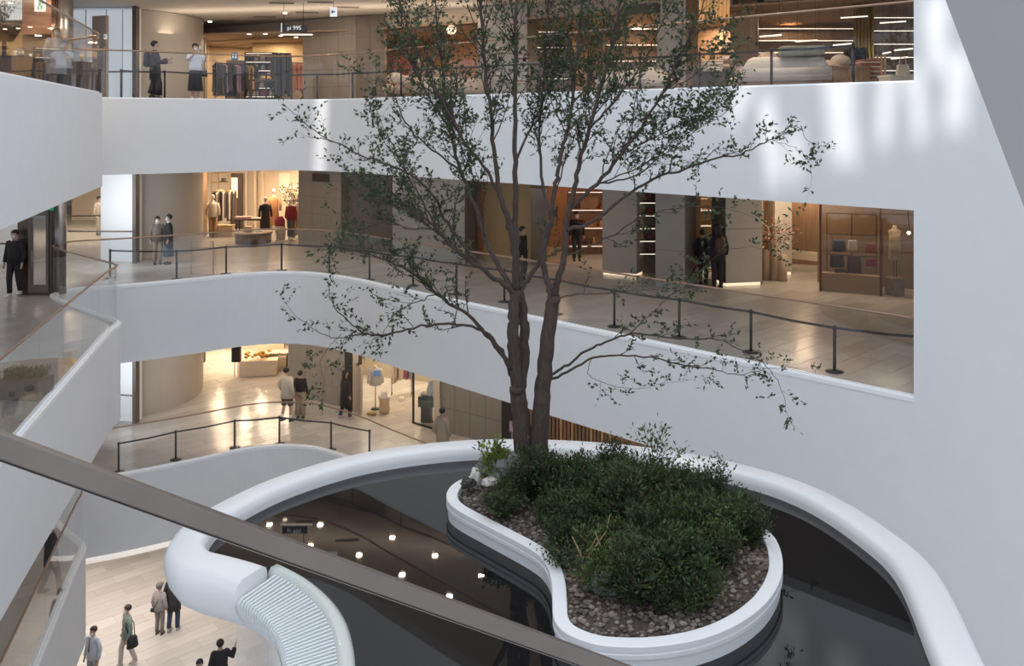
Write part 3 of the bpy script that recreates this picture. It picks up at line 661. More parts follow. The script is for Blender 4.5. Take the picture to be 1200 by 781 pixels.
def grow(p, d, L, r, lv, leaf):
    n = 5; pts = [p.copy()]; q = p.copy(); dd_ = d.copy()
    for i in range(n):
        dd_ = (dd_+Vector((rnd.gauss(0, .16), rnd.gauss(0, .16), rnd.gauss(.03, .12)))).normalized(); q = q+dd_*(L/n); pts.append(q.copy())
    tw.tube(pts, [r*(1-.7*i/n) for i in range(n+1)], 4 if lv == 0 else 3, caps=False)
    if lv == 0:
        for k in range(1+int(L/K*(5.2 if leaf > .7 else 4.2))):
            f = rnd.uniform(.15, 1); i = min(int(f*n), n-1); b = pts[i].lerp(pts[i+1], f*n-i)
            nd = (dd_*.7+Vector((rnd.gauss(0, 1), rnd.gauss(0, 1), rnd.gauss(.2, .8))).normalized()).normalized()
            grow(b, nd, K*rnd.uniform(.12, .42), r*.45, 1, leaf)
    for i in range(1 if lv else 2, n+1):
        for _ in range(2 if lv else 1):
            if rnd.random() < .82: leafP.append(tuple(pts[i]+Vector((rnd.gauss(0, .012), rnd.gauss(0, .012), rnd.gauss(0, .012))))); v = dd_+Vector((rnd.gauss(0, .7), rnd.gauss(0, .7), rnd.gauss(0, .6))); leafD.append(tuple(v.normalized()))
for pts, r0, r1, leaf, f0, spread in B_:
    sm = catmull(pts, 5); n = len(sm)
    for i in range(2, n-1): sm[i] += Vector((rnd.gauss(0, .009), rnd.gauss(0, .009), rnd.gauss(0, .009)))
    rad = [r0+(r1-r0)*(i/(n-1))**.75 for i in range(n)]
    MB().tube(sm, rad, 10 if r0 > .09*K else 7).build('trunk' if (r0 >= .1*K) else 'branch', BARK, tree, smooth=True)
    if not leaf: continue
    Ls = [0]
    for a_, b_ in zip(sm, sm[1:]): Ls.append(Ls[-1]+(b_-a_).length)
    tot = Ls[-1]; s = tot*f0
    while s < tot:
        i = max(k for k in range(n) if Ls[k] <= s); i = min(i, n-2); f = (s-Ls[i])/max(1e-6, Ls[i+1]-Ls[i]); p = sm[i].lerp(sm[i+1], f); t_ = (sm[i+1]-sm[i]).normalized()
        rr = Vector((rnd.gauss(0, 1), rnd.gauss(0, 1), rnd.gauss(0, .8))).normalized(); d = ((t_*.75+rr*.75+Vector((0, 0, .12))) if leaf < .72 else (t_*.85+rr*.72+Vector((0, 0, .32)))).normalized()
        fr = s/tot; LL = K*rnd.uniform(.35, 1.05 if leaf < .72 else 1.3)*spread*(1.15-.55*fr)
        grow(p, d, LL, min(.0095, .5*(r0+(r1-r0)*fr)), 0, leaf); s += K*rnd.uniform(.05, .12)/max(leaf, .1)*1.25
    grow(sm[-1], (sm[-1]-sm[-2]).normalized(), .35*K, r1, 0, leaf)
o = tw.build('twigs', TWIG, tree, kind='stuff'); print('leaves', len(leafP), 'twig faces', len(tw.f))
leaf_mesh('foliage', leafP, leafD, .067, .033, LEAF, tree)
# flare of the trunk foot
MB().loft([(TB.x, TB.y, TB.z-.05, .28, .24), (TB.x, TB.y, TB.z+.09, .21, .16), (TB.x, TB.y, TB.z+.27, .17, .13)], 14).build('root_flare', BARK, tree, smooth=True)

# ------------------------------------------------------------------ shrubs: five grown ones, copied
def shrub_proto(seed, h, r, nst, nleaf, leaves, ll, lw, name='shrub', upright=.5):
    t = thing(name, '', 'shrub'); st = MB(); P_, D_ = [], []; r_ = random.Random(seed)
    for i in range(nst):
        a = r_.uniform(0, 6.28); lean = r_.uniform(.05, 1)**.8*r; hh = h*r_.uniform(.6, 1)*(1-.35*lean/r)
        pts = [Vector((math.cos(a)*.04, math.sin(a)*.04, 0)), Vector((math.cos(a)*lean*.4, math.sin(a)*lean*.4, hh*.5)), Vector((math.cos(a)*lean, math.sin(a)*lean, hh))]
        pts = catmull(pts, 4); st.tube(pts, [.008*(1-.7*k/8) for k in range(len(pts))], 3, caps=False)
        for k in range(nleaf//nst):
            f = r_.uniform(.18, 1)**.8; q = f*(len(pts)-1); j = min(int(q), len(pts)-2); b = pts[j].lerp(pts[j+1], q-j)
            d = Vector((r_.gauss(0, 1), r_.gauss(0, 1), r_.gauss(.5, .6))).normalized(); b = b+d*r_.uniform(0, .13)
            P_.append(tuple(b)); D_.append(tuple((d+Vector((0, 0, upright))).normalized()))
    st.build('stems', TWIG, t, False, kind='stuff'); leaf_mesh('foliage', P_, D_, ll, lw, leaves, t, False); return t
protos = [shrub_proto(20+i, h, r, 40, 2600, [SHR[i % 4], SHR[(i+1) % 4], SHR[(i+2) % 4]], .078, .026) for i, (h, r) in enumerate([(.85, .5), (.7, .55), (1.0, .42), (.6, .5), (.78, .46)])]
spots = [(650, 590), (682, 578), (720, 572), (760, 566), (800, 575), (836, 592), (640, 612), (600, 592), (668, 610), (700, 600), (738, 596), (776, 594), (812, 604), (846, 618), (870, 612), (660, 640), (695, 650), (728, 625), (764, 622), (800, 630), (836, 645), (862, 634), (880, 640),
         (712, 665), (745, 655), (780, 658), (815, 668), (846, 672), (730, 690), (762, 688), (795, 695), (824, 700), (775, 715), (805, 712), (690, 632), (645, 575), (590, 603), (625, 590), (770, 640), (810, 650), (750, 672), (785, 680), (740, 710), (700, 690)]
pts_ = sorted(range(len(spots)), key=lambda i: spots[i][1]); ROWS = ['back row of the', 'second row from the back of the', 'middle row of the', 'second row from the front of the', 'front row of the']; LB = {}
for r_i in range(5):
    ids = sorted(pts_[r_i*9:(r_i+1)*9], key=lambda i: spots[i][0])
    for k_, i in enumerate(ids): LB[i] = 'shrub in the %s bed, %s from the left' % (ROWS[r_i], ORD[k_])
slab = 'dense dark green leafy shrub in the thicket filling the planting bed'; sg = 'dark green shrubs filling the planting bed'; usedp = set()
for i, (px, py) in enumerate(spots):
    p = P(px, py, KZ); k = i % 5; p.z = soilz(p.x, p.y)
    if not inpoly(p.x, p.y, ki): print('shrub out', px, py); 
    rim = min((Vector(p.xy)-q).length for q in ki); sc__ = K*(1.12 if rim > .5 else .72)*rnd.uniform(.85, 1.12)
    if k not in usedp: t = protos[k]; usedp.add(k); t.location = p; t['label'] = LB[i]; t['group'] = sg; t.scale = (sc__,)*3
    else: dup(protos[k], p, rnd.uniform(0, 6.28), LB[i], sg, sc__)
t = shrub_proto(51, .85, .5, 26, 1000, LEAFY, .10, .045); t.location = P(581, 560, KZ); t['label'] = 'sparse yellow-green sapling bush beside the boulder left of the trunk'
t.scale = (K,)*3; t.name = 'sapling_bush'; t.location.z = soilz(t.location.x, t.location.y)
t = shrub_proto(52, 1.25, .45, 14, 420, SHR[:2], .085, .034, 'tall_shrub'); t.scale = (K*1.15,)*3; t.location = P(768, 578, KZ); t['label'] = 'tallest upright shrub, poking above the back rim of the basin'
t = shrub_proto(56, .95, .5, 14, 380, SHR[:2], .08, .032, 'tall_shrub'); t.scale = (K,)*3; t.location = P(835, 590, KZ); t['label'] = 'open upright shrub at the back right of the bed, breaking the rim line'
t = shrub_proto(53, .75, .12, 3, 60, SHR[:2], .09, .04, 'seedling'); t.scale = (K,)*3; t.location = P(655, 572, KZ); t['label'] = 'thin single-stemmed seedling just right of the trunk'
t = shrub_proto(54, .34, .42, 16, 420, SHR[:3], .065, .028, 'trailing_plant', -.6); t.scale = (K,)*3; t.location = P(650, 668, KZ-.0)+Vector((.08, .1, 0)); t['label'] = 'trailing plant spilling over the waist of the white curb'
t = shrub_proto(55, .30, .38, 16, 380, SHR[:3], .065, .028, 'trailing_plant', -.6); t.scale = (K,)*3; t.location = P(884, 618, KZ); t['label'] = 'low plant spilling over the right rear of the white curb'
# dry stems in the thicket
m = MB()
for i in range(9):
    p = P(698+rnd.uniform(-14, 14), 668+rnd.uniform(-8, 8), KZ); m.tube([p, p+Vector((rnd.uniform(-.1, .1), rnd.uniform(-.1, .1), .25)), p+Vector((rnd.uniform(-.2, .2), rnd.uniform(-.1, .1), rnd.uniform(.34, .55)))], [.009, .007, .004], 4)
tag(m.build('dry_grass', mat('dry_stem', (.34, .23, .14), .8)), 'tuft of dry tan stems among the shrubs', 'grass', kind='stuff')

# ------------------------------------------------------------------ people
def person(loc, face, h, label, top, bottom, style='trousers', hem=.86, sleeve='long', stride=0., arms=None, mask=True, hair=(.018, .014, .012), hairlen=0, shoe=(.05, .05, .05), skinc=None, hat=None, lean=0, collar=None, loose=0.0, sock=None):
    """face: direction the person looks, degrees, 0 = towards the camera (-Y), 90 = +X"""
    s = h/1.76; t = thing('person', label, 'person', loc, R(face)); S = Matrix.Scale(s, 4)
    sh = [(-.185, 0, 1.42), (.185, 0, 1.42)]
    arms = arms or {}
    el = [arms.get('le', (-.235, .03, 1.14)), arms.get('re', (.235, .03, 1.14))]; wr = [arms.get('lw', (-.245, -.05, .90)), arms.get('rw', (.245, -.05, .90))]
    hip = [(-.09, 0, .92), (.09, 0, .92)]; sd = [stride, -stride]
    knee = [(x*1.05, -sd_*.45-.03, .50) for (x, _, _), sd_ in zip(hip, sd)]; ank = [(x*1.05, -sd_*.75+.02, .09+(.05 if sd_ < 0 else 0)) for (x, _, _), sd_ in zip(hip, sd)]
    vs = []; es = []; rs = []
    def vtx(p, r, par=None):
        vs.append(p); rs.append(r)
        if par is not None: es.append((par, len(vs)-1))
        return len(vs)-1
    pel = vtx((0, 0, .95), .12); sp_ = vtx((0, .01, 1.12), .11, pel); ch = vtx((0, .01, 1.33), .125, sp_); nk = vtx((0, .015, 1.46), .055, ch); n2 = vtx((0, .005, 1.53), .052, nk)
    hd = vtx((0, -.01, 1.60), .082, n2); h2 = vtx((0, 0, 1.675), .088, hd); vtx((0, .005, 1.73), .05, h2)
    for k in (0, 1):
        a = vtx(sh[k], .042, ch); b = vtx(el[k], .034, a); c = vtx(wr[k], .028, b)
        dv = (Vector(wr[k])-Vector(el[k])).normalized(); sd2 = Vector((1 if k == 0 else -1, 0, 0)); ac = dv.cross(Vector((1, 0, 0))).normalized() if abs(dv.x) < .9 else Vector((0, 0, 1))
        pm = Vector(wr[k])+dv*.07; c2 = vtx(tuple(pm), .030, c)
        for j, (o_, ln) in enumerate(((-.027, .065), (-.009, .078), (.009, .073), (.027, .058))):
            q = pm+ac*o_+dv*.03; f1 = vtx(tuple(q), .010, c2); q2 = q+dv*ln*.5; f2 = vtx(tuple(q2), .009, f1); q3 = q2+(dv*.8+sd2*.5).normalized()*ln*.5; vtx(tuple(q3), .007, f2)
        th = Vector(wr[k])+dv*.03-ac*.035; t1 = vtx(tuple(th), .011, c2); vtx(tuple(th-ac*.012+dv*.035), .009, t1)
        a = vtx(hip[k], .085, pel); b = vtx(knee[k], .055, a); c = vtx(ank[k], .038, b); vtx((ank[k][0], ank[k][1]-.13, .035+(ank[k][2]-.09)), .032, c)
    me = bpy.data.meshes.new('body'); me.from_pydata([tuple(Vector(v)*s) for v in vs], es, [])
    me.materials.append(SKINM if not skinc else mat('skin_b', skinc, .6)); o = bpy.data.objects.new('body', me); COL.objects.link(o); o.parent = t
    md = o.modifiers.new('skin', 'SKIN'); md.use_smooth_shade = True
    for i, r in enumerate(rs): me.skin_vertices[0].data[i].radius = (r*s, r*s)
    me.skin_vertices[0].data[0].use_root = True
    o.modifiers.new('sub', 'SUBSURF').levels = 1; o.modifiers['sub'].render_levels = 1
    def bld(mb, name, m_, sm=True, label_=None): return mb.xf(S).build(name, m_, t, False, sm, label=label_)
    # face
    for x in (-.032, .032): bld(MB().ball((x, -.092, 1.655), .011, (1.3, .6, .7), 8, 5), 'eye', HAIR)
    for x in (-.09, .09): bld(MB().ball((x, .005, 1.63), .022, (.4, .8, 1.3), 8, 5), 'ear', SKINM)
    bld(MB().loft([(0, -.09, 1.60, .016, .022), (0, -.085, 1.645, .008, .012)], 6), 'nose', SKINM)
    if mask: bld(MB().ball((0, -.058, 1.592), .060, (1.0, .78, .95), 12, 8), 'face_mask', MASK)
    else: bld(MB().ball((0, -.088, 1.572), .020, (1.2, .4, .35), 8, 5), 'mouth', mat('lips', (.35, .14, .12), .5))
    hm_ = mat('hair_%d' % int(hair[0]*100), hair, .55); hb = MB().ball((0, .022, 1.675), .103, (.98, 1.08, .98), 16, 12)
    vs_ = []
    for v in hb.v:
        v = Vector(v)
        if v.y < -.03 and v.z < 1.70: v = Vector((v.x*.80, v.y*.35, max(v.z, 1.66)))
        if v.z < 1.63 and v.y >= -.03: v.x *= .88
        vs_.append(tuple(v))
    hb.v = vs_
    if hairlen: hb.loft([(0, .045, 1.70, .098, .075), (0, .06, 1.6, .10, .065), (0, .075, 1.6-hairlen*.6, .11, .05), (0, .08, 1.6-hairlen, .09, .03)], 12)
    bld(hb, 'hair', hm_)
    if hat: bld(MB().loft([(0, .01, 1.70, .115, .125), (0, .01, 1.74, .11, .12), (0, .01, 1.80, .07, .08), (0, .01, 1.81, .01, .01)], 14).loft([(0, -.03, 1.715, .12, .17), (0, -.03, 1.725, .12, .17)], 14), 'hat', cloth(hat))
    # upper garment
    tc_ = cloth(top); lo = loose; rings = [(0, 0, hem, .175+lo, .125+lo*.8)]
    if hem < .8: rings.append((0, .0, .92, .178+lo*.7, .13+lo*.6))
    rings += [(0, .005, 1.08, .165+lo*.5, .12+lo*.5), (0, .005, 1.28, .19+lo*.3, .13+lo*.3), (0, .008, 1.39, .195, .115), (0, .01, 1.445, .14, .085), (0, .012, 1.475, .07, .065), (0, .012, 1.49, .06, .058)]
    rings.insert(0, (0, 0, hem, .13, .09))
    g = MB().loft(rings, 18)
    for k in (0, 1):
        a, b, c = Vector(sh[k]), Vector(el[k]), Vector(wr[k]); a = a+Vector((.03 if k == 0 else -.03, 0, -.01))
        if sleeve == 'long': g.ball(tuple(a), .078, (1, .95, .95), 12, 8).tube([a, a.lerp(b, .5), b, b.lerp(c, .5), b.lerp(c, .95)], [.074+lo*.2, .064+lo*.3, .055+lo*.4, .048+lo*.4, .040+lo*.4], 10)
        elif sleeve == 'short': g.tube([a, a.lerp(b, .5), a.lerp(b, .85)], [.074, .072+lo*.4, .070+lo*.4], 10)
    bld(g, 'coat' if hem < .75 else 'shirt', tc_)
    if collar: bld(MB().loft([(0, .01, 1.455, .085, .075), (0, .01, 1.52, .066, .062)], 12), 'collar', cloth(collar))
    bc = cloth(bottom)
    if style in ('trousers', 'shorts'):
        g = MB().loft([(0, 0, .82, .10, .09), (0, .0, .86, .168, .118), (0, 0, .95, .165, .12), (0, 0, 1.04, .15, .11)], 16)
        for k in (0, 1):
            a, b, c = Vector(hip[k]), Vector(knee[k]), Vector(ank[k])
            if style == 'shorts': g.tube([a, a.lerp(b, .5), a.lerp(b, .92)], [.10, .095, .09], 10)
            else: g.tube([a, a.lerp(b, .5), b, b.lerp(c, .5), b.lerp(c, .97)], [.10, .09, .075, .068, .062], 10)
        bld(g, style, bc)
    elif style == 'wide':
        g = MB().loft([(0, 0, .80, .12, .10), (0, 0, .9, .175, .125), (0, 0, 1.05, .15, .11)], 16)
        for k in (0, 1):
            a, b, c = Vector(hip[k]), Vector(knee[k]), Vector(ank[k]); g.tube([a, b, b.lerp(c, .9)], [.105, .105, .115], 12)
        bld(g, 'trousers', bc)
    else:
        z0 = .28 if style == 'long_skirt' else .5
        bld(MB().loft([(0, 0, z0, .18, .13), (0, 0, z0+.001, .235, .19), (0, 0, .72, .20, .15), (0, 0, .95, .165, .12), (0, 0, 1.05, .15, .11)], 20), 'skirt', bc)
    for k in (0, 1):
        x, y, z = ank[k]; zz = z-.09
        bld(MB().loft([(x, y-.06, zz, .048, .13), (x, y-.06, zz+.03, .05, .132), (x, y-.045, zz+.06, .043, .105), (x, y-.0, zz+.10, .042, .05)], 12), 'shoe', cloth(shoe))
        if sock: bld(MB().tube([(x, y, zz+.08), (x, y+.0, zz+.22)], [.048, .05], 10), 'sock', cloth(sock))
    t['s'] = s; return t
def carried(t, name, label, cat, mb, m_, strap=None):
    M = Matrix.Translation(t.location) @ Matrix.Rotation(t.rotation_euler.z, 4, 'Z') @ Matrix.Scale(t['s'], 4)
    if strap is None: return single(name, label, cat, mb.xf(M), m_, smooth=True)
    g = thing(name, label, cat, M @ Vector((0, 0, .8))); mb.xf(M).build('bag_body', m_, g, smooth=True); strap.xf(M).build('strap', m_, g, smooth=True); return g
# lower floor
p1 = person(V(109, 23.8, F0), -20, 1.70, 'man in white long-sleeved shirt and grey trousers at the lower left corner', (.56, .58, .64), (.36, .35, .34), loose=.03)
carried(p1, 'lanyard', 'dark lanyard hanging on the white-shirted man', 'lanyard', MB().tube([(-.05, -.07, 1.48), (0, -.16, 1.2), (.0, -.165, 1.12)], .014, 6), DARK)
p2 = person(V(149, 24.8, F0), -50, 1.74, 'man in sage green jacket and off-white trousers walking with a black bag', (.20, .25, .22), (.50, .45, .41), stride=.24, hem=.80, loose=.03, shoe=(.55, .5, .45))
m = MB(); m.loft([(.30, .06, .62, .04, .14), (.31, .06, .66, .065, .17), (.29, .06, .90, .05, .14), (.28, .06, .97, .02, .10)], 12)
carried(p2, 'shoulder_bag', 'large black bag on the shoulder of the walking man in green', 'bag', m, DARK, MB().tube([(.29, .13, .93), (.2, .13, 1.3), (.15, 0, 1.49), (.2, -.1, 1.3), (.29, -.02, .93)], .014, 6))
p3 = person(V(187.0, 26.3, F0), 170, 1.55, 'short grey-haired person in grey jacket with crossbody strap, seen from behind', (.30, .27, .26), (.19, .17, .155), hair=(.12, .11, .11), hat=(.13, .12, .12), hem=.86, loose=.04, shoe=(.10, .09, .08))
carried(p3, 'crossbody_bag', 'black crossbody pouch worn by the person in the grey jacket', 'bag', MB().box((.2, .08, .86), (.16, .07, .11)), DARK, MB().tube([(-.15, .03, 1.45), (0, .17, 1.2), (.17, .13, .9)], .012, 6))
p4 = person(V(203.2, 26.45, F0), 175, 1.84, 'tall person in long black coat and navy trousers with long dark hair', (.03, .025, .03), (.04, .05, .085), hem=.66, hairlen=.22, hair=(.03, .014, .01), loose=.05, shoe=(.38, .36, .34), stride=.10)
p5 = person(V(234, 22.4, F0), 20, 1.66, 'dark-haired person of whom only the head shows at the bottom edge', (.5, .5, .5), (.1, .1, .1))
p6 = person(V(258, 23.1, F0), 200, 1.78, 'person in black striped top seen through the falling water', (.03, .025, .03), (.05, .05, .05), loose=.05, arms={'le': (-.32, -.1, 1.2), 'lw': (-.38, -.2, 1.36)})
m = MB()
# lower gallery
p = P(336, 494.5, F1); person(p, 150, 1.88, 'man in loose cream shirt and dark shorts walking away on the lower gallery', (.52, .46, .38), (.10, .075, .06), 'shorts', hem=.78, loose=.05, shoe=(.05, .05, .05), sock=(.7, .7, .68), mask=False, stride=.12, arms={'re': (.33, -.02, 1.16), 'rw': (.42, -.16, .98)})
p = P(352, 490.5, F1); person(p, 175, 1.66, 'woman in black top and khaki trousers beside the man in cream', (.03, .025, .03), (.36, .28, .19), 'wide', hem=1.0, mask=False)
p = P(405, 491.5, F1); person(p, 120, 1.70, 'figure in long black coat walking by the dark doorway', (.028, .022, .024), (.028, .022, .024), hem=.50, loose=.10, stride=.2, mask=False, hairlen=.25, shoe=(.5, .42, .35))
person(V(518.5, 25.8, F1), 160, 1.66, 'person in beige top standing by the shop window behind the basin rim', (.42, .34, .26), (.42, .34, .26), 'skirt', hem=.7, mask=False, loose=.04)
person(V(60, 18.6, F1), 120, 1.60, 'dark-clothed person built for a reflection in the lower left glass balustrade', (.045, .04, .042), (.12, .10, .09), hem=.7, stride=.26, loose=.05)  # figure modelled in place of a dark reflection in the glass
# middle gallery
person(P(17, 347.5, F2), -5, 1.83, 'man in black sweater, black trousers and white shoes by the steel door', (.022, .02, .024), (.024, .022, .026), hem=.90, stride=.10, shoe=(.75, .74, .72), loose=.03)
person(P(184.5, 310, F2), 30, 1.62, 'person in patterned brown jacket and khaki trousers, left of the pair', (.17, .14, .12), (.30, .24, .18), 'trousers', hem=.86, loose=.04)
person(P(197.5, 309.5, F2), -60, 1.68, 'woman in long black coat with white collar, right of the pair', (.025, .022, .028), (.08, .12, .16), 'long_skirt', hem=.50, loose=.04, collar=(.7, .7, .7))
person(V(116.5, 36.4, F2), 60, 1.65, 'distant person in pale clothes behind the far glass rail', (.6, .56, .5), (.5, .48, .45))
person(V(613, 25.4, F2), 70, 1.70, 'person in black standing behind the tree boughs on the middle gallery', (.028, .024, .026), (.03, .03, .035), hem=.7, mask=False)
person(V(676, 29.6, F2), 0, 1.70, 'person in black top inside the reddish shop behind the tree', (.028, .024, .026), (.05, .05, .06), mask=True)
person(V(824, 25.3, F2), 150, 1.62, 'shorter person in black jacket between the two stone pillars', (.028, .024, .028), (.03, .03, .035), hem=.82, mask=False, loose=.04)
pb = person(V(841, 24.75, F2), 185, 1.86, 'tall long-haired person in black with a brown backpack between the pillars', (.028, .024, .028), (.035, .033, .035), hem=.75, hairlen=.2, mask=False, loose=.05)
carried(pb, 'backpack', 'dark brown backpack on the tall person between the pillars', 'bag', MB().loft([(0, .22, 1.0, .14, .06), (0, .23, 1.05, .16, .09), (0, .22, 1.36, .15, .08), (0, .2, 1.43, .10, .04)], 12), mat('brown_leather', (.09, .045, .03), .6))
# upper gallery
pm = person(V(182, 26.1, F3), 110, 1.80, 'man in black with a backpack looking at his phone on the upper gallery', (.025, .022, .022), (.025, .022, .022), 'wide', hem=.60, mask=False, loose=.05, stride=.14, arms={'re': (.24, -.12, 1.14), 'rw': (.16, -.34, 1.22), 'le': (-.24, -.1, 1.12), 'lw': (-.14, -.34, 1.12)})
carried(pm, 'backpack', 'black backpack on the man with the phone', 'bag', MB().loft([(0, .22, .98, .14, .07), (0, .24, 1.03, .17, .10), (0, .23, 1.38, .16, .09), (0, .2, 1.46, .10, .04)], 12), DARK)
pw = person(V(229, 26.3, F3), 35, 1.74, 'woman in white top and black skirt holding up a phone on the upper gallery', (.72, .74, .80), (.022, .02, .026), 'long_skirt', hem=.92, loose=.05, sleeve='short', shoe=(.7, .68, .66), arms={'le': (-.26, -.14, 1.22), 'lw': (-.08, -.24, 1.43), 're': (.3, -.05, 1.2), 'rw': (.26, -.2, 1.3)})
carried(pw, 'handbag', 'small black handbag at the hip of the woman in white', 'bag', MB().box((.26, .06, .84), (.24, .12, .2), 0, .8), DARK, MB().tube([(.24, .06, .92), (.14, .02, 1.48)], .014, 6))
carried(pw, 'phone', 'phone raised in front of the face of the woman in white', 'phone', MB().box((.07, -.30, 1.60), (.07, .012, .14)), mat('phone_pale', (.6, .55, .5), .3))
person(V(66, 21.6, F3), 40, 1.72, 'person in pale grey coat built for a reflection in the upper left glass balustrade', (.48, .46, .46), (.05, .045, .05), hem=.55, loose=.07, arms={'re': (.3, -.1, 1.2), 'rw': (.24, -.3, 1.18)})  # figure modelled in place of a pale reflection in the balustrade
# ------------------------------------------------------------------ shop goods: garments, racks, mannequins, tables, shelves, beds
def garment(loc, rz, col, ln, label, group, w_=.44):
    m = MB(); c, s_ = math.cos(rz), math.sin(rz); vs = []
    prof_ = [(-.5, 0, .025), (.5, 0, .025), (.46, -.25, .03), (.44, -ln*.6, .035), (.52, -ln, .045), (-.52, -ln, .045), (-.44, -ln*.6, .035), (-.46, -.25, .03)]
    prof_ = [(-.12, .05, .02), (.12, .05, .02)]+[(.5, -.03, .022)]+[(x, z, y) for x, z, y in prof_[2:]]+[(-.5, -.03, .022)]
    for sgn in (1, -1):
        for x, z, y in prof_: vs.append((x*w_, sgn*y, z))
    n = len(prof_); fs = [tuple(range(n)), tuple(range(n, 2*n))[::-1]]+[(i, (i+1) % n, (i+1) % n+n, i+n) for i in range(n)]
    M = Matrix.Translation(loc) @ Matrix.Rotation(rz, 4, 'Z')
    return single('garment', label, 'clothing', MB().add([M @ Vector(v) for v in vs], fs), cloth(col), group)
def rack(a, b, h, label, cols, ln, glabel, group, mm=BLACK, n=9):
    a, b = Vector(a), Vector(b); d = (b-a); t = thing('clothes_rack', label, 'clothes rack', (a+b)/2)
    for q in (a, b):
        m = MB().tube([q, q+Vector((0, 0, h))], .014, 8); m.build('upright', mm, t)
        nn = Vector((-d.y, d.x, 0)).normalized()*.22; MB().tube([q-nn+Vector((0, 0, .015)), q+nn+Vector((0, 0, .015))], .014, 6).build('foot', mm, t)
    MB().tube([a+Vector((0, 0, h)), b+Vector((0, 0, h))], .014, 8).build('hanging_rail', mm, t)
    ang = math.atan2(d.y, d.x)+R(90)
    for i in range(n):
        q = a.lerp(b, (i+.6)/(n+.2))+Vector((0, 0, h-.07)); garment(q, ang+rnd.uniform(-.25, .25), rnd.choice(cols), ln*rnd.uniform(.85, 1.1), '%s, %s from the left' % (glabel, ORD[i]), group)
def mannequin(loc, rz, label, top, bottom=None, h=1.75, stand=False, bag=None, skin_=(.62, .52, .42), long=False):
    s = h/1.75; t = thing('mannequin', label, 'mannequin', loc, rz); S = Matrix.Scale(s, 4); sk = mat('mannequin_skin_%d' % int(skin_[0]*100), skin_, .5)
    B2 = lambda mb, nm, mm: mb.xf(S).build(nm, mm, t, False, True)
    B2(MB().loft([(0, 0, .95, .14, .10), (0, 0, 1.1, .12, .09), (0, 0, 1.3, .16, .11), (0, 0, 1.42, .15, .09), (0, 0, 1.46, .055, .055), (0, 0, 1.55, .045, .045)], 14), 'torso', sk)
    if not stand: B2(MB().ball((0, -.01, 1.66), .09, (.85, 1, 1.25)), 'head', sk)
    if stand:
        B2(MB().cyl((0, 0, 0), .16, .02, 16), 'base', BLACK); B2(MB().cyl((0, 0, .02), .015, .95, 8), 'pole', BLACK)
    else:
        for x in (-.08, .08): B2(MB().tube([(x, 0, .95), (x, -.02, .5), (x, .01, .08), (x, -.09, .03)], [.08, .055, .035, .03], 8), 'leg', sk)
    g = MB().loft([(0, 0, .35 if long else .86, .13, .1), (0, 0, .351 if long else .861, .21, .16), (0, 0, 1.1, .165, .12), (0, 0, 1.3, .19, .13), (0, 0, 1.42, .17, .105), (0, 0, 1.47, .07, .065)], 16)
    for x in (-1, 1): g.tube([(x*.17, 0, 1.41), (x*.24, .02, 1.15), (x*.25, -.03, .92)], [.065, .055, .045], 8)
    B2(g, 'outfit', cloth(top))
    if bottom:
        g = MB().loft([(0, 0, .84, .1, .09), (0, 0, .9, .16, .12), (0, 0, .98, .15, .11)], 14)
        for x in (-.085, .085): g.tube([(x, 0, .9), (x, 0, .5), (x, 0, .14)], [.09, .08, .075], 8)
        B2(g, 'trousers', cloth(bottom))
    return t
def table(c, size, label, mm, legs=True, rz=0, cat='table'):
    t = thing('display_table', label, cat, c); x, y, h = size
    if legs:
        MB().box((c[0], c[1], c[2]+h-.025), (x, y, .05), rz).build('tabletop', mm, t)
        for dx in (-1, 1):
            for dy in (-1, 1):
                q = Matrix.Rotation(rz, 3, 'Z') @ Vector((dx*(x/2-.05), dy*(y/2-.05), 0)); MB().box((c[0]+q.x, c[1]+q.y, c[2]+h/2-.025), (.05, .05, h-.05)).build('leg', mm, t)
    else:
        MB().box((c[0], c[1], c[2]+h/2-.02), (x-.04, y-.04, h-.04), rz).build('plinth_body', mm, t); MB().box((c[0], c[1], c[2]+h-.02), (x, y, .04), rz).build('top', mm, t)
    return t
def fold_stack(c, cols, label, group=None, w_=.34, d=.28, n=5):
    # every folded piece is an object of its own
    for i in range(n):
        m = MB().box((c[0]+rnd.uniform(-.01, .01), c[1], c[2]+.055*i+.026), (w_, d, .05), rnd.uniform(-.06, .06)); single('folded_cloth', (label+', %s layer from the bottom' % ORD[i]) if n > 1 else label, 'folded cloth', m, cloth(cols[i % len(cols)]), group, bevel=.015)
def cushion(c, r, col, label, group=None, s3=(1, .8, .5), rz=0):
    m = MB().ball((0, 0, 0), r, s3, 16, 10); m.xf(Matrix.Translation(c) @ Matrix.Rotation(rz, 4, 'Z')); return single('pillow', label, 'pillow', m, cloth(col), group, smooth=True)
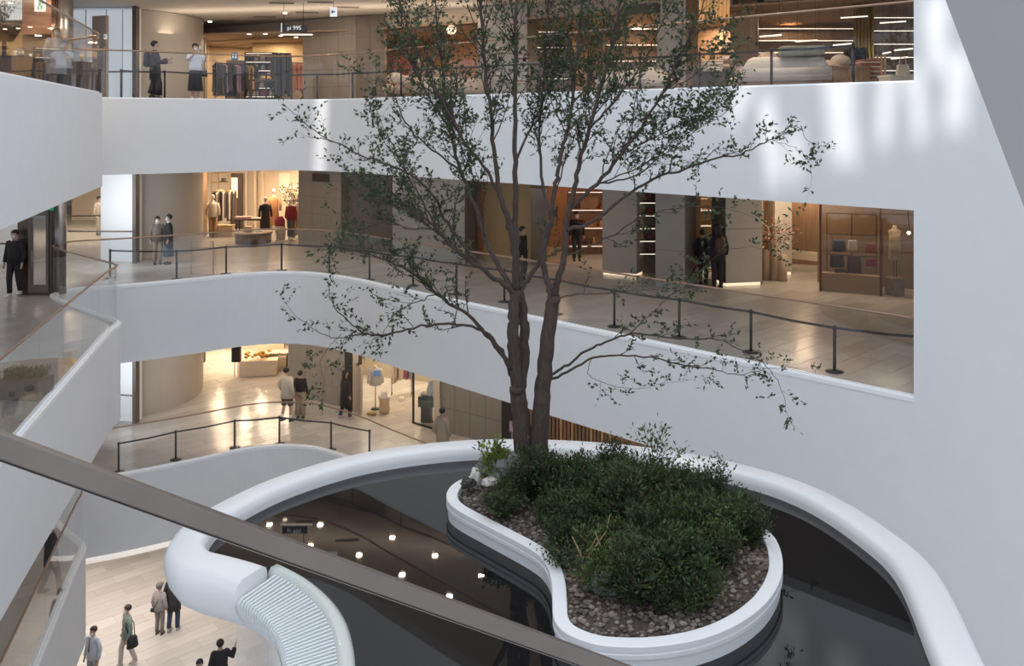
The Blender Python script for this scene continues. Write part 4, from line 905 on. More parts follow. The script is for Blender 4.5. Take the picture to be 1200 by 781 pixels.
def shelf(c, w_, h, d, nl, label, mm, strip=True, glow=None, cols=None, gname=None, rz=0, z0=.35):
    t = thing('shelf_unit', label, 'shelf', c, rz)
    for dx in (-1, 1): MB().box((dx*w_/2, 0, h/2), (.04, d, h)).build('side_panel', mm, t, False)
    MB().box((0, d/2, h/2), (w_, .02, h)).build('back_panel', mm, t, False)
    for i in range(nl):
        z = z0+(h-z0)*i/(max(nl-1, 1)); s_ = MB().box((0, 0, z), (w_, d, .035)).build('shelf_board', mm, t, False)
        if strip: MB().box((0, -d/2+.02, z-.028), (w_*.92, .03, .02)).build('light_strip', STRIP, s_, False)
    if cols:
        M = Matrix.Translation(c) @ Matrix.Rotation(rz, 4, 'Z')
        for i in range(nl-1):
            z = z0+(h-z0)*i/(nl-1)+.02; x = -w_/2+.14; k = 0
            while x < w_/2-.1:
                ww = rnd.uniform(.14, .22); hh = rnd.uniform(.12, .24)
                if rnd.random() < .85:
                    mb = MB().box((x, 0, z+hh/2), (ww, d*.5, hh), 0, .75).tube([(x-ww*.2, 0, z+hh), (x, 0, z+hh+.07), (x+ww*.2, 0, z+hh)], .008, 5); mb.xf(M); k += 1; single('handbag', '%s, %s from the left on shelf %s from the bottom' % (gname[0], ORD[k-1], ('one', 'two', 'three', 'four', 'five', 'six')[i]), 'bag', mb, cloth(rnd.choice(cols)), gname[1])
                x += ww+rnd.uniform(.06, .14)
    return t
def lamp(p, r=.07, h=.02): return single('downlight', 'small round recessed downlight in the upper gallery ceiling', 'lamp', MB().cyl(p, r, h, 14), LAMPW, 'recessed downlights in the upper ceilings')

# ---- upper storey, left shop: racks of dark clothes
DK = [(.03, .025, .03), (.05, .04, .045), (.02, .02, .025), (.10, .075, .06), (.06, .05, .07)]
rack(V(252, 30.5, F3), V(278, 31.5, F3), 1.45, 'black rack of dark coats and a pink scarf at the left of the upper shop', DK+[(.35, .22, .28)], 1.05, 'dark garment on the left rack of the upper shop', 'garments on the left upper rack', n=10)
rack(V(280, 31.5, F3), V(300, 32, F3), 1.45, 'low rack of black jackets in the middle of the upper shop', DK+[(.45, .28, .10)], .9, 'dark jacket on the middle rack of the upper shop', 'garments on the middle upper rack', n=8)
rack(V(319, 30.2, F3), V(341, 30.6, F3), 1.78, 'tall rack of long black coats in the upper shop', DK[:3], 1.35, 'long black coat on the tall rack of the upper shop', 'coats on the tall upper rack', n=9)
rack(V(342, 31.3, F3), V(355, 31.5, F3), 1.5, 'rack of rust orange coats by the tiled wall', [(.42, .14, .05), (.36, .12, .05), (.48, .2, .1)], 1.0, 'rust orange coat on the rack by the tiled wall', 'rust orange coats', n=6)
table(V(309, 30.2, F3), (1.0, .6, .82), 'dark display table between the racks of the upper shop', mat('dark_walnut', (.07, .045, .035), .5), rz=.2)
cushion(V(312, 30.1, F3+.87), .16, (.62, .34, .06), 'mustard yellow knit lying on the dark display table', s3=(1.2, .8, .45))
shelf(V(306, 35.6, F3), 1.25, 2.2, .35, 6, 'black wall shelf of shoes and hats in the upper shop', BLACK, True, None, [(.45, .4, .36), (.2, .05, .05), (.1, .09, .09), (.5, .35, .3)], ('item on the black wall shelf', 'accessories on the black wall shelf'), z0=.4)
mb = MB().seg(V(265, 35.5), V(286, 35.5), .08, F3, F3+1.9); single('fitting_room_frame', 'dark framed mirror at the back of the upper shop', 'mirror', mb, DKTILE)
for px, py, d in [(246, 26, 27.5), (292, 40.5, 31.5), (311, 40.2, 33), (329, 42.5, 33), (347, 44, 32.5), (334, 16, 28.5), (247, 105, 10)][:6]:
    p = Q(px, py, d); zc = F3+CH-.03 if d < 29 else F3+2.70; lamp((p.x*(zc-EYE)/(p.z-EYE), p.y*(zc-EYE)/(p.z-EYE), zc))
# ceiling slots
for vi, (px, py) in enumerate([(262, 25), (310, 20), (360, 15), (407, 9), (375, 3), (330, 4)]):
    z = F3+CH-.015; p = P(px, py, z); single('ceiling_vent', 'slim dark slot vent in the upper ceiling, %s one' % ('frontmost left', 'second', 'third', 'rightmost', 'near the white arrow sign, nearest', 'above the hanging sign')[vi], 'vent', MB().box(p, (.8, .12, .02), .1), mat('vent_dark', (.16, .13, .11), .7), 'slot vents in the upper gallery ceiling')
# hanging direction sign
c = Q(345, 34, 28.2); t = thing('hanging_sign', 'dark hanging direction sign with white lettering under the upper ceiling', 'sign', c)
MB().box(c, (.85, .04, .24)).build('board', mat('sign_black', (.05, .04, .04), .5), t); MB().box(c+Vector((.08, -.03, -.19)), (1.05, .05, .035)).build('light_bar', STRIP, t)
for dx in (-.35, .3): MB().tube([c+Vector((dx, 0, .12)), Vector((c.x+dx, c.y, F3+CH))], .008, 5).build('rod', BLACK, t)
MB().box(c+Vector((-.42, -.03, .04)), (.025, .02, .3)).build('bar_mark', SIGNW, t)
def text(s, c, size, m_, parent=None, name='lettering', rz=0):
    cu = bpy.data.curves.new(name, 'FONT'); cu.body = s; cu.size = size; cu.extrude = .002; cu.align_x = 'CENTER'; cu.align_y = 'CENTER'
    ob = bpy.data.objects.new('tmp', cu); COL.objects.link(ob); dg = bpy.context.evaluated_depsgraph_get(); me = bpy.data.meshes.new_from_object(ob.evaluated_get(dg)); bpy.data.objects.remove(ob)
    o = bpy.data.objects.new(name, me); COL.objects.link(o); me.materials.clear(); me.materials.append(m_)
    M = Matrix.Translation(c) @ Matrix.Rotation(rz, 4, 'Z') @ Matrix.Rotation(R(90), 4, 'X'); off = parent.location if parent else Vector()
    me.transform(Matrix.Translation(-off) @ M)
    if parent: o.parent = parent
    return o
text('pi 99S', c+Vector((.0, -.03, .03)), .19, SIGNW, t)
def small_sign(c, w_, h, label, board, glyph, kind='man', rz=0):
    t = thing('sign', label, 'sign', c, rz)
    MB().box((0, 0, 0), (w_, .03, h)).build('board', board, t, False)
    g = MB()
    if kind == 'man':
        g.ball((0, -.02, h*.30), h*.09, (1, .3, 1)).box((0, -.02, h*.05), (h*.14, .01, h*.3)).box((-h*.10, -.02, -h*.22), (h*.08, .01, h*.28), 0).box((h*.12, -.02, -h*.2), (h*.08, .01, h*.22)).box((h*.16, -.02, h*.08), (h*.2, .01, h*.06))
    elif kind == 'arrow': g.box((0, -.02, 0), (w_*.5, .01, h*.12)).add([(-w_*.38, -.025, 0), (-w_*.1, -.025, h*.25), (-w_*.1, -.025, -h*.25), (-w_*.38, -.015, 0), (-w_*.1, -.015, h*.25), (-w_*.1, -.015, -h*.25)], [(0, 1, 2), (5, 4, 3), (0, 3, 4, 1), (1, 4, 5, 2), (2, 5, 3, 0)])
    elif kind == 'pair':
        for dx in (-.22, .22): g.ball((dx*w_, -.02, h*.25), h*.09, (1, .3, 1)).box((dx*w_, -.02, -h*.05), (w_*.2, .01, h*.4))
    g.build('pictogram', glyph, t, False); return t
small_sign(Q(391, 14, 27.4), .22, .30, 'small white square arrow sign hanging under the upper ceiling', SIGNW, SIGNB, 'arrow')
small_sign(Q(275, 66, 26.75), .2, .24, 'pale blue restroom sign on the upper glass', SIGNB, SIGNW, 'pair')
small_sign(Q(123.5, 43, 27.38), .09, .15, 'tiny white call sign beside the upper doorway', SIGNW, BLACK, 'pair')
small_sign(Q(47, 5, 24.0), .30, .42, 'green emergency exit sign on the upper copper wall', SIGNW, SIGNG, 'man')
small_sign(Q(58, 241, 23.60), .22, .26, 'green emergency exit sign above the steel door', SIGNG, SIGNW, 'man')
MB().tube([Q(391, 14, 27.4), Vector((Q(391, 14, 27.4).x, 27.4, F3+CH))], .008, 5).build('rod', BLACK, [o for o in COL.objects if o.name.startswith('sign')][0])
def outline_stand(x0, y0, x1, y1, d, label):
    t = thing('sign_stand', label, 'sign'); a, b = Q(x0, y0, d), Q(x1, y1, d); fz = F2 if b.z < 15 else F3; b.z = fz; t.location = ((a.x+b.x)/2, d, fz); w2, h2 = b.x-a.x, a.z-b.z; mm = SIGNW
    for x in (-w2/2, w2/2): MB().box((x, 0, h2/2), (.02, .02, h2)).build('frame_post', STEEL, t, False)
    for z in (0, h2, h2*.8): MB().box((0, 0, z), (w2, .02, .02)).build('frame_bar', STEEL, t, False)
o_ = outline_stand(224, 283, 250, 321, 26.9, 'slim pale outline sign frame on the middle gallery')
o_ = outline_stand(227, 71, 254, 106, 27.2, 'slim pale outline sign frame beside the woman in white')
# middle wall behind: bedding
def bed(px, d, w_, dep, h, label, rz=0, c1=(.50, .42, .34), c2=(.60, .52, .44)):
    c = V(px, d, F3); t = thing('bed', label, 'bed', c, rz)
    MB().box((0, dep/2, h*.28), (w_, dep, h*.5)).build('bed_base', mat('bed_wood', (.28, .17, .10), .5), t, False)
    vs = []; fs = []; n = 22
    for j in range(n):
        for i in range(n):
            u, v = i/(n-1)*2-1, j/(n-1)*2-1; e_ = max(abs(u), abs(v)); z = h*(1-.40*max(0, e_-.72)/.28*max(0, e_-.72)/.28*1.4)+.035*noise.noise(Vector((u*3, v*3, px)))
            k = 1 if e_ < .9 else 1.0; vs.append((u*w_*.53, dep/2+v*dep*.53, max(h*.35, z)))
    for j in range(n-1):
        for i in range(n-1): a = j*n+i; fs.append((a, a+1, a+n+1, a+n))
    m = MB(); m.add(vs, fs); nb = len(m.v)
    m.box((0, dep/2, h*.5), (w_*1.05, dep*1.05, h*.35)); m.build('duvet', cloth(c1), t, False, True)
    return t
bed(920, 19.9, 1.95, 1.9, .86, 'big pale duvet-covered display bed at the right of the upper gallery', -.35, (.52, .47, .42), (.6, .5, .42))
m = MB()
cc = V(941, 19.8, F3+.86)
for k in range(2): m.box((cc.x, cc.y+.12, cc.z+.06+.11*k), (1.0, .4, .11), -.12)
single('folded_quilt', 'folded grey-green quilt lying on the big display bed', 'quilt', m, cloth((.26, .26, .21)), bevel=.05)
for i, (px, py, d, r, col) in enumerate([(970, 80, 21.6, .34, (.52, .40, .30)), (985, 72, 22.2, .30, (.60, .50, .40)), (900, 70, 22.8, .38, (.55, .40, .31)), (996, 88, 21.5, .2, (.45, .33, .25))]):
    p = Q(px, py, d); m = MB().ball((0, 0, 0), r, (1, .45, .62), 16, 10).xf(Matrix.Translation(p) @ Matrix.Rotation(.3*i, 4, 'Z')); single('pillow', ['tan pillow leaning behind the grey quilt', 'topmost cream pillow behind the grey quilt', 'tan pillow at the head of the big display bed', 'small brown pillow at the right end of the display bed'][i], 'pillow', m, cloth(col), smooth=True)
table(V(975, 21.8, F3), (1.5, 1.2, .72), 'low wooden platform behind the big display bed', mat('bed_wood', (.28, .17, .10), .5), False)
bed(737, 21.5, 1.7, 1.7, .62, 'pale display bed left of the grey upper pillar', -.5)
for i, (px, py) in enumerate([(722, 92), (745, 88), (762, 86)]): cushion(Q(px, py, 22.4), .30, (.56, .46, .38), 'plump cream pillow on the bed left of the grey upper pillar', 'pillows left of the grey upper pillar', (1, .5, .55), .3*i)
bed(500, 27.0, 2.4, 1.8, .75, 'pale display bed at the left of the upper bedding shop', -.5)
for i, (px, py, r) in enumerate([(464, 92, .3), (478, 96, .34), (500, 98, .36), (522, 100, .34), (538, 104, .3), (488, 70, .2), (455, 104, .25), (510, 86, .26)]): cushion(Q(px, py, 27.1+.1*i), r, [(.62, .47, .36), (.55, .40, .30), (.66, .55, .44)][i % 3], 'cream or tan pillow heaped on the bed behind the tree crown', 'pillows heaped on the bed behind the tree crown', (1, .55, .62), .4*i)
MB_ = MB().seg(V(452, 33), V(478, 32.6), .1, F3, F3+1.9); single('rust_panel', 'rust red display panel behind the pillows', 'panel', MB_, mat('rust_red', (.30, .09, .05), .6))
single('globe_lamp', 'round cream paper lamp above the heaped pillows', 'lamp', MB().ball(Q(529, 35, 30), .17, (1, 1, 1), 16, 10), mat('paper_glow', (1, .80, .58), .6, emit=1.2), smooth=True)
for i, (px, py) in enumerate([(585, 62), (612, 72), (640, 66), (580, 92), (608, 98), (655, 88)]): fold_stack(Q(px, py, 27), [(.6, .5, .42), (.3, .16, .1), (.62, .6, .6)], 'folded linen, pile %s behind the crown' % ('furthest left', 'second from left', 'under the bough', 'low on the left', 'low in the middle', 'low on the right')[i], 'folded linen behind the tree crown', n=3)
shelf(V(615, 31, F3), 3.4, 2.6, .45, 5, 'long lit shelf wall behind the upper tree crown', WOOD)
shelf(V(740, 30, F3), 2.0, 2.6, .45, 5, 'lit shelf wall left of the grey upper pillar', WOOD)
# table with stacked cushions and the glass-tube chandelier
table(V(838, 22.0, F3), (1.0, .9, .60), 'dark table of stacked bedding right of the grey upper pillar', mat('dark_walnut', (.07, .045, .035), .5), False)
for i in range(4): cushion(V(852, 21.8, F3+.72+.2*i), .22-.02*i, [(.40, .27, .20), (.52, .40, .33)][i % 2], 'round cushion, %s from the bottom of the pile beside the wooden pillar' % ORD[i], 'round cushions in a pile', (1, 1, .5))
fold_stack(V(834, 21.6, F3+.60), [(.56, .46, .38), (.62, .54, .46)], 'folded blanket on the dark upper table', 'folded blankets on the dark upper table', .5, .4, 5)
for i, (px, py) in enumerate([(869, 84), (872, 97), (861, 97)]): cushion(Q(px, py, 20.9), .17, [(.30, .2, .15), (.55, .42, .34), (.5, .38, .3)][i], ['brown round cushion beside the wooden pillar', 'tan round cushion below the brown one', 'cream cushion at the foot of the bedding table'][i], None, (1, 1, .8))
ch = thing('chandelier', 'chandelier of thin glowing glass tubes near the wooden pillar', 'lamp', V(837, 23, F3+2.6))
MB().box(V(837, 23, F3+2.66), (.9, .5, .05)).build('canopy', BRASS, ch)
for i in range(22):
    p = V(820+34*(i/21), 22.9+.15*((i*7) % 3), F3+2.62); L_ = rnd.uniform(.35, .75); MB().tube([p, p-Vector((0, 0, L_))], .016, 6).build('glass_tube', mat('amber_tube', (.62, .36, .15), .2, emit=.35), ch)
# right shop: lit shelves, gold column, blankets, chair
sh1 = shelf(V(940, 29.5, F3), 4.2, 2.55, .5, 6, 'long wall of lit wooden shelves behind the big display bed', WOOD, z0=.5)
sh2 = shelf(V(1052, 26, F3), 1.9, 2.5, .5, 6, 'lit shelves at the right end of the upper shop', WOOD, z0=.5)
for k, (x0, y0, x1, d) in enumerate([(985, 21, 1017, 23.5), (890, 43, 916, 22.5), (932, 49, 958, 24), (914, 59, 942, 23), (976, 53, 1000, 23), (958, 57, 978, 24), (1048, 59, 1070, 21), (1044, 69, 1064, 21.5), (1034, 63, 1044, 23), (1031, 27, 1062, 23)]):  # glowing tubes added to imitate strip reflections in the glass
    a, b = Q(x0, y0, d), Q(x1, y0-2, d-.15); lt = thing('reflection_strip', 'thin glowing strip imitating a glass reflection above the big display bed, %s of the set' % ORD[k], 'lamp', (a+b)/2, 0, 'glowing strips imitating glass reflections in the upper bedding shop'); MB().tube([a, b], .018, 6).build('glow_tube', STRIP, lt); MB().tube([a.lerp(b, .1), Vector((a.lerp(b, .1).x, a.lerp(b, .1).y, F3+2.73))], .004, 3).tube([a.lerp(b, .9), Vector((a.lerp(b, .9).x, a.lerp(b, .9).y, F3+2.73))], .004, 3).build('wire', BLACK, lt)
MB_ = MB().seg(V(895, 22.0), V(1002, 20.8), .25, EYE+.144*21.6, EYE+.165*21.6); single('ceiling_slot', 'black recessed ceiling band above the bedding shop', 'ceiling band', MB_, BLACK)
MB_ = MB().seg(V(733, 24.0), V(771, 23.6), .25, EYE+.127*24, EYE+.138*24); single('ceiling_slot', 'short black ceiling band left of the grey upper pillar', 'ceiling band', MB_, BLACK)
gc = thing('column', 'fluted gold column standing in the bedding shop', 'column', V(1012, 24.5, F3))
for i in range(6): MB().cyl(V(1002+4*i, 24.5, F3), .05, 2.72, 8).build('flute', BRASS, gc, smooth=True)
fold_stack(V(1017, 21.5, F3+.4), [(.34, .12, .10), (.5, .42, .36), (.28, .10, .09), (.55, .4, .3)], 'folded blanket in the stack by the gold column', 'folded blankets by the gold column', .5, .35, 9)
table(V(1018, 21.5, F3), (.8, .5, .4), 'low wooden bench under the stack of folded blankets', mat('bed_wood', (.28, .17, .10), .5))
t = thing('slatted_chair', 'pale slatted wooden chair beside the stack of blankets', 'chair', V(1032, 22, F3))
for i in range(5): MB().box((-.2+.1*i, .2, .75), (.05, .03, .6)).build('back_slat', mat('pale_slat', (.62, .38, .2), .5), t, False)
MB().box((0, 0, .45), (.45, .42, .04)).build('seat', mat('pale_slat', (.62, .38, .2), .5), t, False)
for x in (-.2, .2):
    for y in (-.18, .18): MB().box((x, y, .22), (.04, .04, .44)).build('leg', mat('pale_slat', (.62, .38, .2), .5), t, False)
p = V(1058, 18.0, F3+.42); m = MB().box(p, (.26, .12, .22), 0, .8); t = thing('tote_bag', 'cream tote bag at the right end of the upper gallery', 'bag', p-Vector((0, 0, .11))); m.build('bag_body', cloth((.6, .48, .36)), t)
MB().tube([p+Vector((-.08, 0, .1)), p+Vector((-.05, 0, .26)), p+Vector((.05, 0, .26)), p+Vector((.08, 0, .1))], .012, 6).build('bag_handle', cloth((.6, .48, .36)), t)
table(V(1060, 18.1, F3), (.9, .6, .31), 'low cream display block under the tote bag', CREAM, False)
single('black_cabinet', 'tall dark cabinet behind the blankets', 'cabinet', MB().box(V(1002, 24.0, F3+.7), (.5, .4, 1.4)), BLACK, bevel=.01)
# upper left: copper wall, steel column, ochre wall behind glass
def flutes(px0, px1, d, z0, z1, n, mm, nm, lab, cat):
    t = thing(nm, lab, cat, V((px0+px1)/2, d, z0)); MB().seg(V(px0, d+.05), V(px1, d+.05), .1, z0, z1).build('backing', mm, t)
    for i in range(n): q = V(px0+(px1-px0)*(i+.5)/n, d, z0); MB().cyl(q, (px1-px0)/n*d/FP*.45, z1-z0, 8).build('flute', mm, t, smooth=True)
COP = mat('copper_marble', (.50, .27, .18), .3, metal=.3, var=.35, scale=1.6, stretch=(1, 1, 5))
struct('wall_left', MB().seg(V(-30, 26.2), V(28, 26.2), .2, F3, F3+CH), OCHRE)
struct('wall_left', MB().seg(V(26, 25.6), V(60, 25.4), .3, F3+1.95, F3+CH), COP); struct('wall_left', MB().seg(V(26, 25.9), V(60, 25.7), .2, F3, F3+1.95), DKTILE)
flutes(60, 70, 25.3, F3, F3+CH, 4, mat('copper', (.55, .33, .24), .25, metal=.8), 'fluted_panel', 'narrow fluted copper panel beside the steel column on the upper left', 'panel')
single('column', 'round brushed steel column at the upper left', 'column', MB().cyl(V(77, 25, F3), .2, CH, 24), STEEL, smooth=True)
struct('window_2', MB().seg(V(-30, 25.9), V(26, 25.7), .05, F3+2.4, F3+CH), MATS['window_daylight'])
for i, (px, d, h_) in enumerate([(18, 23, 1.05), (36, 23.5, 1.0), (88, 24.5, 1.0), (100, 25.2, .85)]):
    c = V(px, d, F3); t = thing('display_counter', ['dark counter at the far left of the upper gallery', 'dark counter behind the person in the pale coat', 'dark counter right of the steel column', 'small dark counter near the upper glass corner'][i], 'counter', c)
    MB().box((c.x, c.y, c.z+h_/2), (.7, .5, h_)).build('counter_body', mat('dark_walnut', (.07, .045, .035), .5), t); MB().box((c.x, c.y, c.z+h_+.02), (.76, .56, .04)).build('countertop', BLACK, t)
    for k in range(3): single('ornament', 'small ornament on the %s dark upper counter, %s on it' % (ORD[i], ('left', 'middle', 'right')[k]), 'ornament', MB().loft([(c.x-.2+.2*k, c.y, c.z+h_+.04, .05, .05), (c.x-.2+.2*k, c.y, c.z+h_+.12, .03, .03), (c.x-.2+.2*k, c.y, c.z+h_+.2, .045, .045)], 10), [BRASS, MASK][k % 2], 'ornaments on the upper counters', smooth=True)
t = shrub_proto(71, 1.0, .5, 16, 260, LEAF, .09, .04, 'potted_plant'); t.location = V(5, 23.6, F3+2.0); t['category'] = 'plant'; t['label'] = 'dark bushy plant in a black bowl, built for a reflection at the top left corner'  # plant modelled in place of a dark reflection on the railing glass
MB().loft([(0, 0, -.45, .22, .22), (0, 0, -.1, .42, .42), (0, 0, .02, .40, .40)], 18).build('bowl', BLACK, t, False, True); MB().cyl((0, 0, -2.0), .06, 1.6, 10).build('stand', BLACK, t, False)

# ---- middle storey: steel doorway at the left with the column
dr = struct('door_2', MB().seg(V(20.5, 23.75), V(35, 23.7), .15, F2, F2+2.9).seg(V(55, 23.65), V(60, 23.63), .15, F2, F2+2.9).seg(V(35, 23.7), V(55, 23.65), .15, F2+2.35, F2+2.9).seg(V(35, 23.7), V(55, 23.65), .15, F2, F2+.1), mat('door_steel', (.13, .105, .09), .35, metal=.6))
for a_, b_, z0, z1 in [(33, 36, .1, 2.35), (53.5, 56, .1, 2.35), (36, 53.5, 2.22, 2.35), (36, 53.5, .1, .3)]: MB().seg(V(a_, 23.6), V(b_, 23.6), .05, F2+z0, F2+z1).build('door_frame', DKTILE, dr)
MB().seg(V(36, 23.62), V(53.5, 23.62), .012, F2+.3, F2+2.22).build('door_glass', glassmat('door_glass', (.86, .88, .9), .06), dr)
MB().tube([V(37.5, 23.52, F2+.95), V(37.5, 23.52, F2+1.25)], .015, 6).build('door_handle', STEEL, dr)
sc_ = thing('column', 'round polished steel column beside the middle gallery door', 'column', V(69, 23.9, F2)); MB().cyl(V(69, 23.9, F2), .19, CH, 28).build('column_shaft', STEEL, sc_, smooth=True); MB().cyl(V(69, 23.9, F2+1.05), .195, .35, 28).build('column_collar', mat('door_steel', (.13, .105, .09)), sc_, smooth=True)
# second glass bridge beyond
def simple_rail(z, a, b, label, h=1.15):
    t = thing('balustrade', label, 'railing', (a+b)/2); n = 3
    for i in range(n): MB().seg(a.lerp(b, i/n+.004), a.lerp(b, (i+1)/n-.004), .012, z+.05, z+h-.03).build('glass_pane', GLASS, t)
    MB().tube([Vector((a.x, a.y, z+h)), Vector((b.x, b.y, z+h))], .028, 8).build('handrail', mat('dark_rail', (.14, .10, .085), .4), t, smooth=True)
simple_rail(F2, V(80, 28.6, F2), V(157, 28.5, F2), 'straight glass rail with dark handrail before the white wall')
simple_rail(F2, V(78, 33.2, F2), V(118, 33.4, F2), 'far glass rail with pale handrail beyond the white wall')
simple_rail(F2, V(-60, 26.0, F2), V(20, 25.6, F2), 'glass rail behind the man in black')
simple_rail(F1, V(141, 28.6, F1), V(157, 28.5, F1), 'short glass rail before the white wall on the lower gallery')
simple_rail(F3, V(113, 28.5, F3), V(161, 28.4, F3), 'straight glass rail before the bright upper window', 1.0)
struct('wall_left', MB().seg(V(-80, 29.5), V(20, 28.8), .3, F2, F2+CH), LIP)
# planter box at the left
c = P(22, 470, F2); t = thing('planter_box', 'grey stone planter box with low green grass at the left edge', 'planter', c); m = MB(); m.box((c.x, c.y+.22, c.z+.17), (.76, .42, .34), -.12); m.build('box', mat('planter_stone', (.15, .14, .13), .7), t)
P_, D_ = [], []
for i in range(900): P_.append((c.x+rnd.uniform(-.36, .36), c.y+.22+rnd.uniform(-.19, .19), c.z+.33+rnd.uniform(0, .14))); D_.append((rnd.gauss(0, .6), rnd.gauss(0, .6), 1))
leaf_mesh('foliage', P_, D_, .09, .014, [SHR[0], SHR[3], LEAFY[2]], t)
t = table(P(82, 426, F2), (.22, .22, .26), 'small tan wooden box standing behind the left curb', mat('tan_box', (.55, .42, .28), .6), False, cat='box')
# ---- middle storey, left shop
d0 = 36.5
shf = thing('hat_rack', 'open gold shelf frame with hats above the clothes at the left of the middle shop', 'shelf', V(259, 37, F2))
for x in (248, 256, 270): MB().tube([V(x, 37, F2), V(x, 37, F2+2.95)], .02, 6).build('upright', BRASS, shf)
for z in (1.75, 2.2, 2.6, 2.93): MB().box(V(259, 37, F2+z), (.84, .3, .025)).build('shelf_board', BRASS, shf)
rack(V(249, 36.6, F2), V(277, 36.8, F2), 1.85, 'brass rail of shirts and dark dresses in the middle shop', [(.03, .03, .05), (.6, .52, .42), (.05, .045, .06), (.10, .08, .09), (.28, .22, .2)], 1.15, 'shirt or dress on the rail of the middle shop', 'garments on the middle shop rail', BRASS, 11)
single('hat', 'dark round hat on the gold shelf frame', 'hat', MB().loft([(V(262, 37).x, 37, F2+2.22, .18, .16), (V(262, 37).x, 37, F2+2.25, .18, .16), (V(262, 37).x, 37, F2+2.26, .1, .1), (V(262, 37).x, 37, F2+2.38, .09, .09)], 16), DARK, smooth=True)
single('folded_cloth', 'white folded cloth on the gold shelf frame', 'folded cloth', MB().box(V(258, 37, F2+1.82), (.26, .2, .1)), cloth((.75, .7, .6)), bevel=.02)
table(V(260, 35.8, F2), (1.0, .4, .50), 'pale wooden drawer chest under the clothes rail', mat('pale_chest', (.55, .42, .28), .5), False, cat='chest')
mannequin(V(249.5, 35.5, F2), .2, 'mannequin in white draped blouse at the left of the middle shop', (.62, .56, .50), (.42, .25, .14), 1.78)
mannequin(V(311, 35.2, F2), .5, 'mannequin in long black dress with pale scarf in the middle shop', (.03, .025, .028), None, 1.72, long=True)
mannequin(V(321, 36.5, F2), 0, 'mannequin in long apricot coat behind the black dress', (.55, .28, .14), None, 1.95, long=True)
mannequin(V(341, 34.8, F2), -.3, 'mannequin in red jacket and green-grey trousers', (.25, .03, .035), (.14, .13, .10), 1.68)
mannequin(V(348, 35.3, F2), 0, 'mannequin in white shirt at the tiled wall', (.6, .52, .44), (.5, .4, .3), 1.7)
t = thing('stool_plinth', 'round wooden plinth holding a red and black bag', 'plinth', V(329, 34.6, F2)); MB().cyl(V(329, 34.6, F2), .24, .05, 20).build('base', CREAM, t); MB().cyl(V(329, 34.6, F2+.05), .17, .55, 20, .2).build('drum', mat('pale_chest', (.55, .42, .28)), t, smooth=True)
single('handbag', 'red quilted bag on the round wooden plinth', 'bag', MB().loft([(V(328, 34.6).x, 34.6, F2+.6, .2, .12), (V(328, 34.6).x, 34.6, F2+.8, .22, .13), (V(328, 34.6).x, 34.6, F2+.98, .12, .06)], 14), cloth((.3, .04, .05)), smooth=True)
c = V(297, 34.2, F2); t = thing('display_table', 'round fluted wooden table with folded pink clothes', 'table', c); MB().cyl(c, .70, .38, 40).build('drum', mat('walnut_drum', (.20, .12, .075), .5, var=.3, scale=8, stretch=(6, 6, .2)), t, smooth=True); MB().cyl(c+Vector((0, 0, .38)), .74, .04, 40).build('tabletop', mat('pale_chest', (.55, .42, .28)), t, smooth=True)
table(V(293, 35.6, F2), (1.1, .5, .78), 'dark narrow table behind the round one', BLACK)
fold_stack(V(286, 35.5, F2+.78), [(.62, .38, .34), (.6, .3, .26)], 'pink folded sweater on the dark narrow table', 'pink sweaters on the dark narrow table', .7, .35, 2)
fold_stack(V(300, 35.5, F2+.78), [(.62, .5, .44)], 'cream folded sweater on the dark narrow table', None, .45, .3, 1)
single('box', 'square wooden box on the round fluted table', 'box', MB().box(c+Vector((-.2, 0, .53)), (.3, .3, .22)), mat('pale_chest', (.55, .42, .28)), bevel=.01)
fold_stack((c.x+.25, c.y, c.z+.42), [(.7, .66, .6)], 'white folded cloth on the round fluted table', None, .3, .24, 1)
t = thing('door_3', 'x', 'door'); t.name = 'door_3'; del t['category']; del t['label']; t['kind'] = 'structure'; t.location = V(277, 38.9, F2)
MB().seg(V(270, 38.6), V(284, 38.4), .08, F2, F2+2.5).build('door_leaf', mat('dark_walnut', (.07, .045, .035)), t); MB().seg(V(271, 38.5), V(278, 38.45), .04, F2+1.4, F2+2.3).build('door_window', mat('lit_pane', (1, .8, .45), .5, emit=1.0), t)
for px in (286, 297, 306): struct('trim_5', MB().seg(V(px, 38.9), V(px+1.2, 38.85), .1, F2, F2+2.7), mat('cream_trim', (.75, .64, .50), .6))
mb = MB().seg(V(327, 38.72), V(339, 38.55), .04, F2+1.9, F2+2.5); single('picture', 'pale framed picture on the wall of the middle shop', 'picture', mb, mat('pale_paper', (.85, .78, .66), .6))  # one even pale colour over the whole picture
t = shrub_proto(81, 1.3, .8, 20, 420, [mat('magnolia', (.75, .68, .58), .7), LEAF[0], mat('magnolia', (.7, .6, .5))], .13, .08, 'flower_branches'); t.location = V(341, 36.6, F2+1.1); t['label'] = 'spray of white blossom branches above the mannequins'; t['category'] = 'flowers'
MB().cyl((0, 0, -1.1), .16, 1.1, 16, .2).build('vase', mat('vase_clay', (.3, .25, .2), .5), t, False, True)
for px in (262, 290, 322, 338): area('shop_spot', V(px, 36, F2+3.1), .5, .5, 34, (1, .74, .46))
t = single('wall_sign_plate', 'dark sign plate high on the tiled wall of the middle gallery', 'sign', MB().seg(V(366, 32.6), V(386, 31.9), .03, F2+2.55, F2+2.85), mat('sign_brown', (.07, .05, .045), .5))
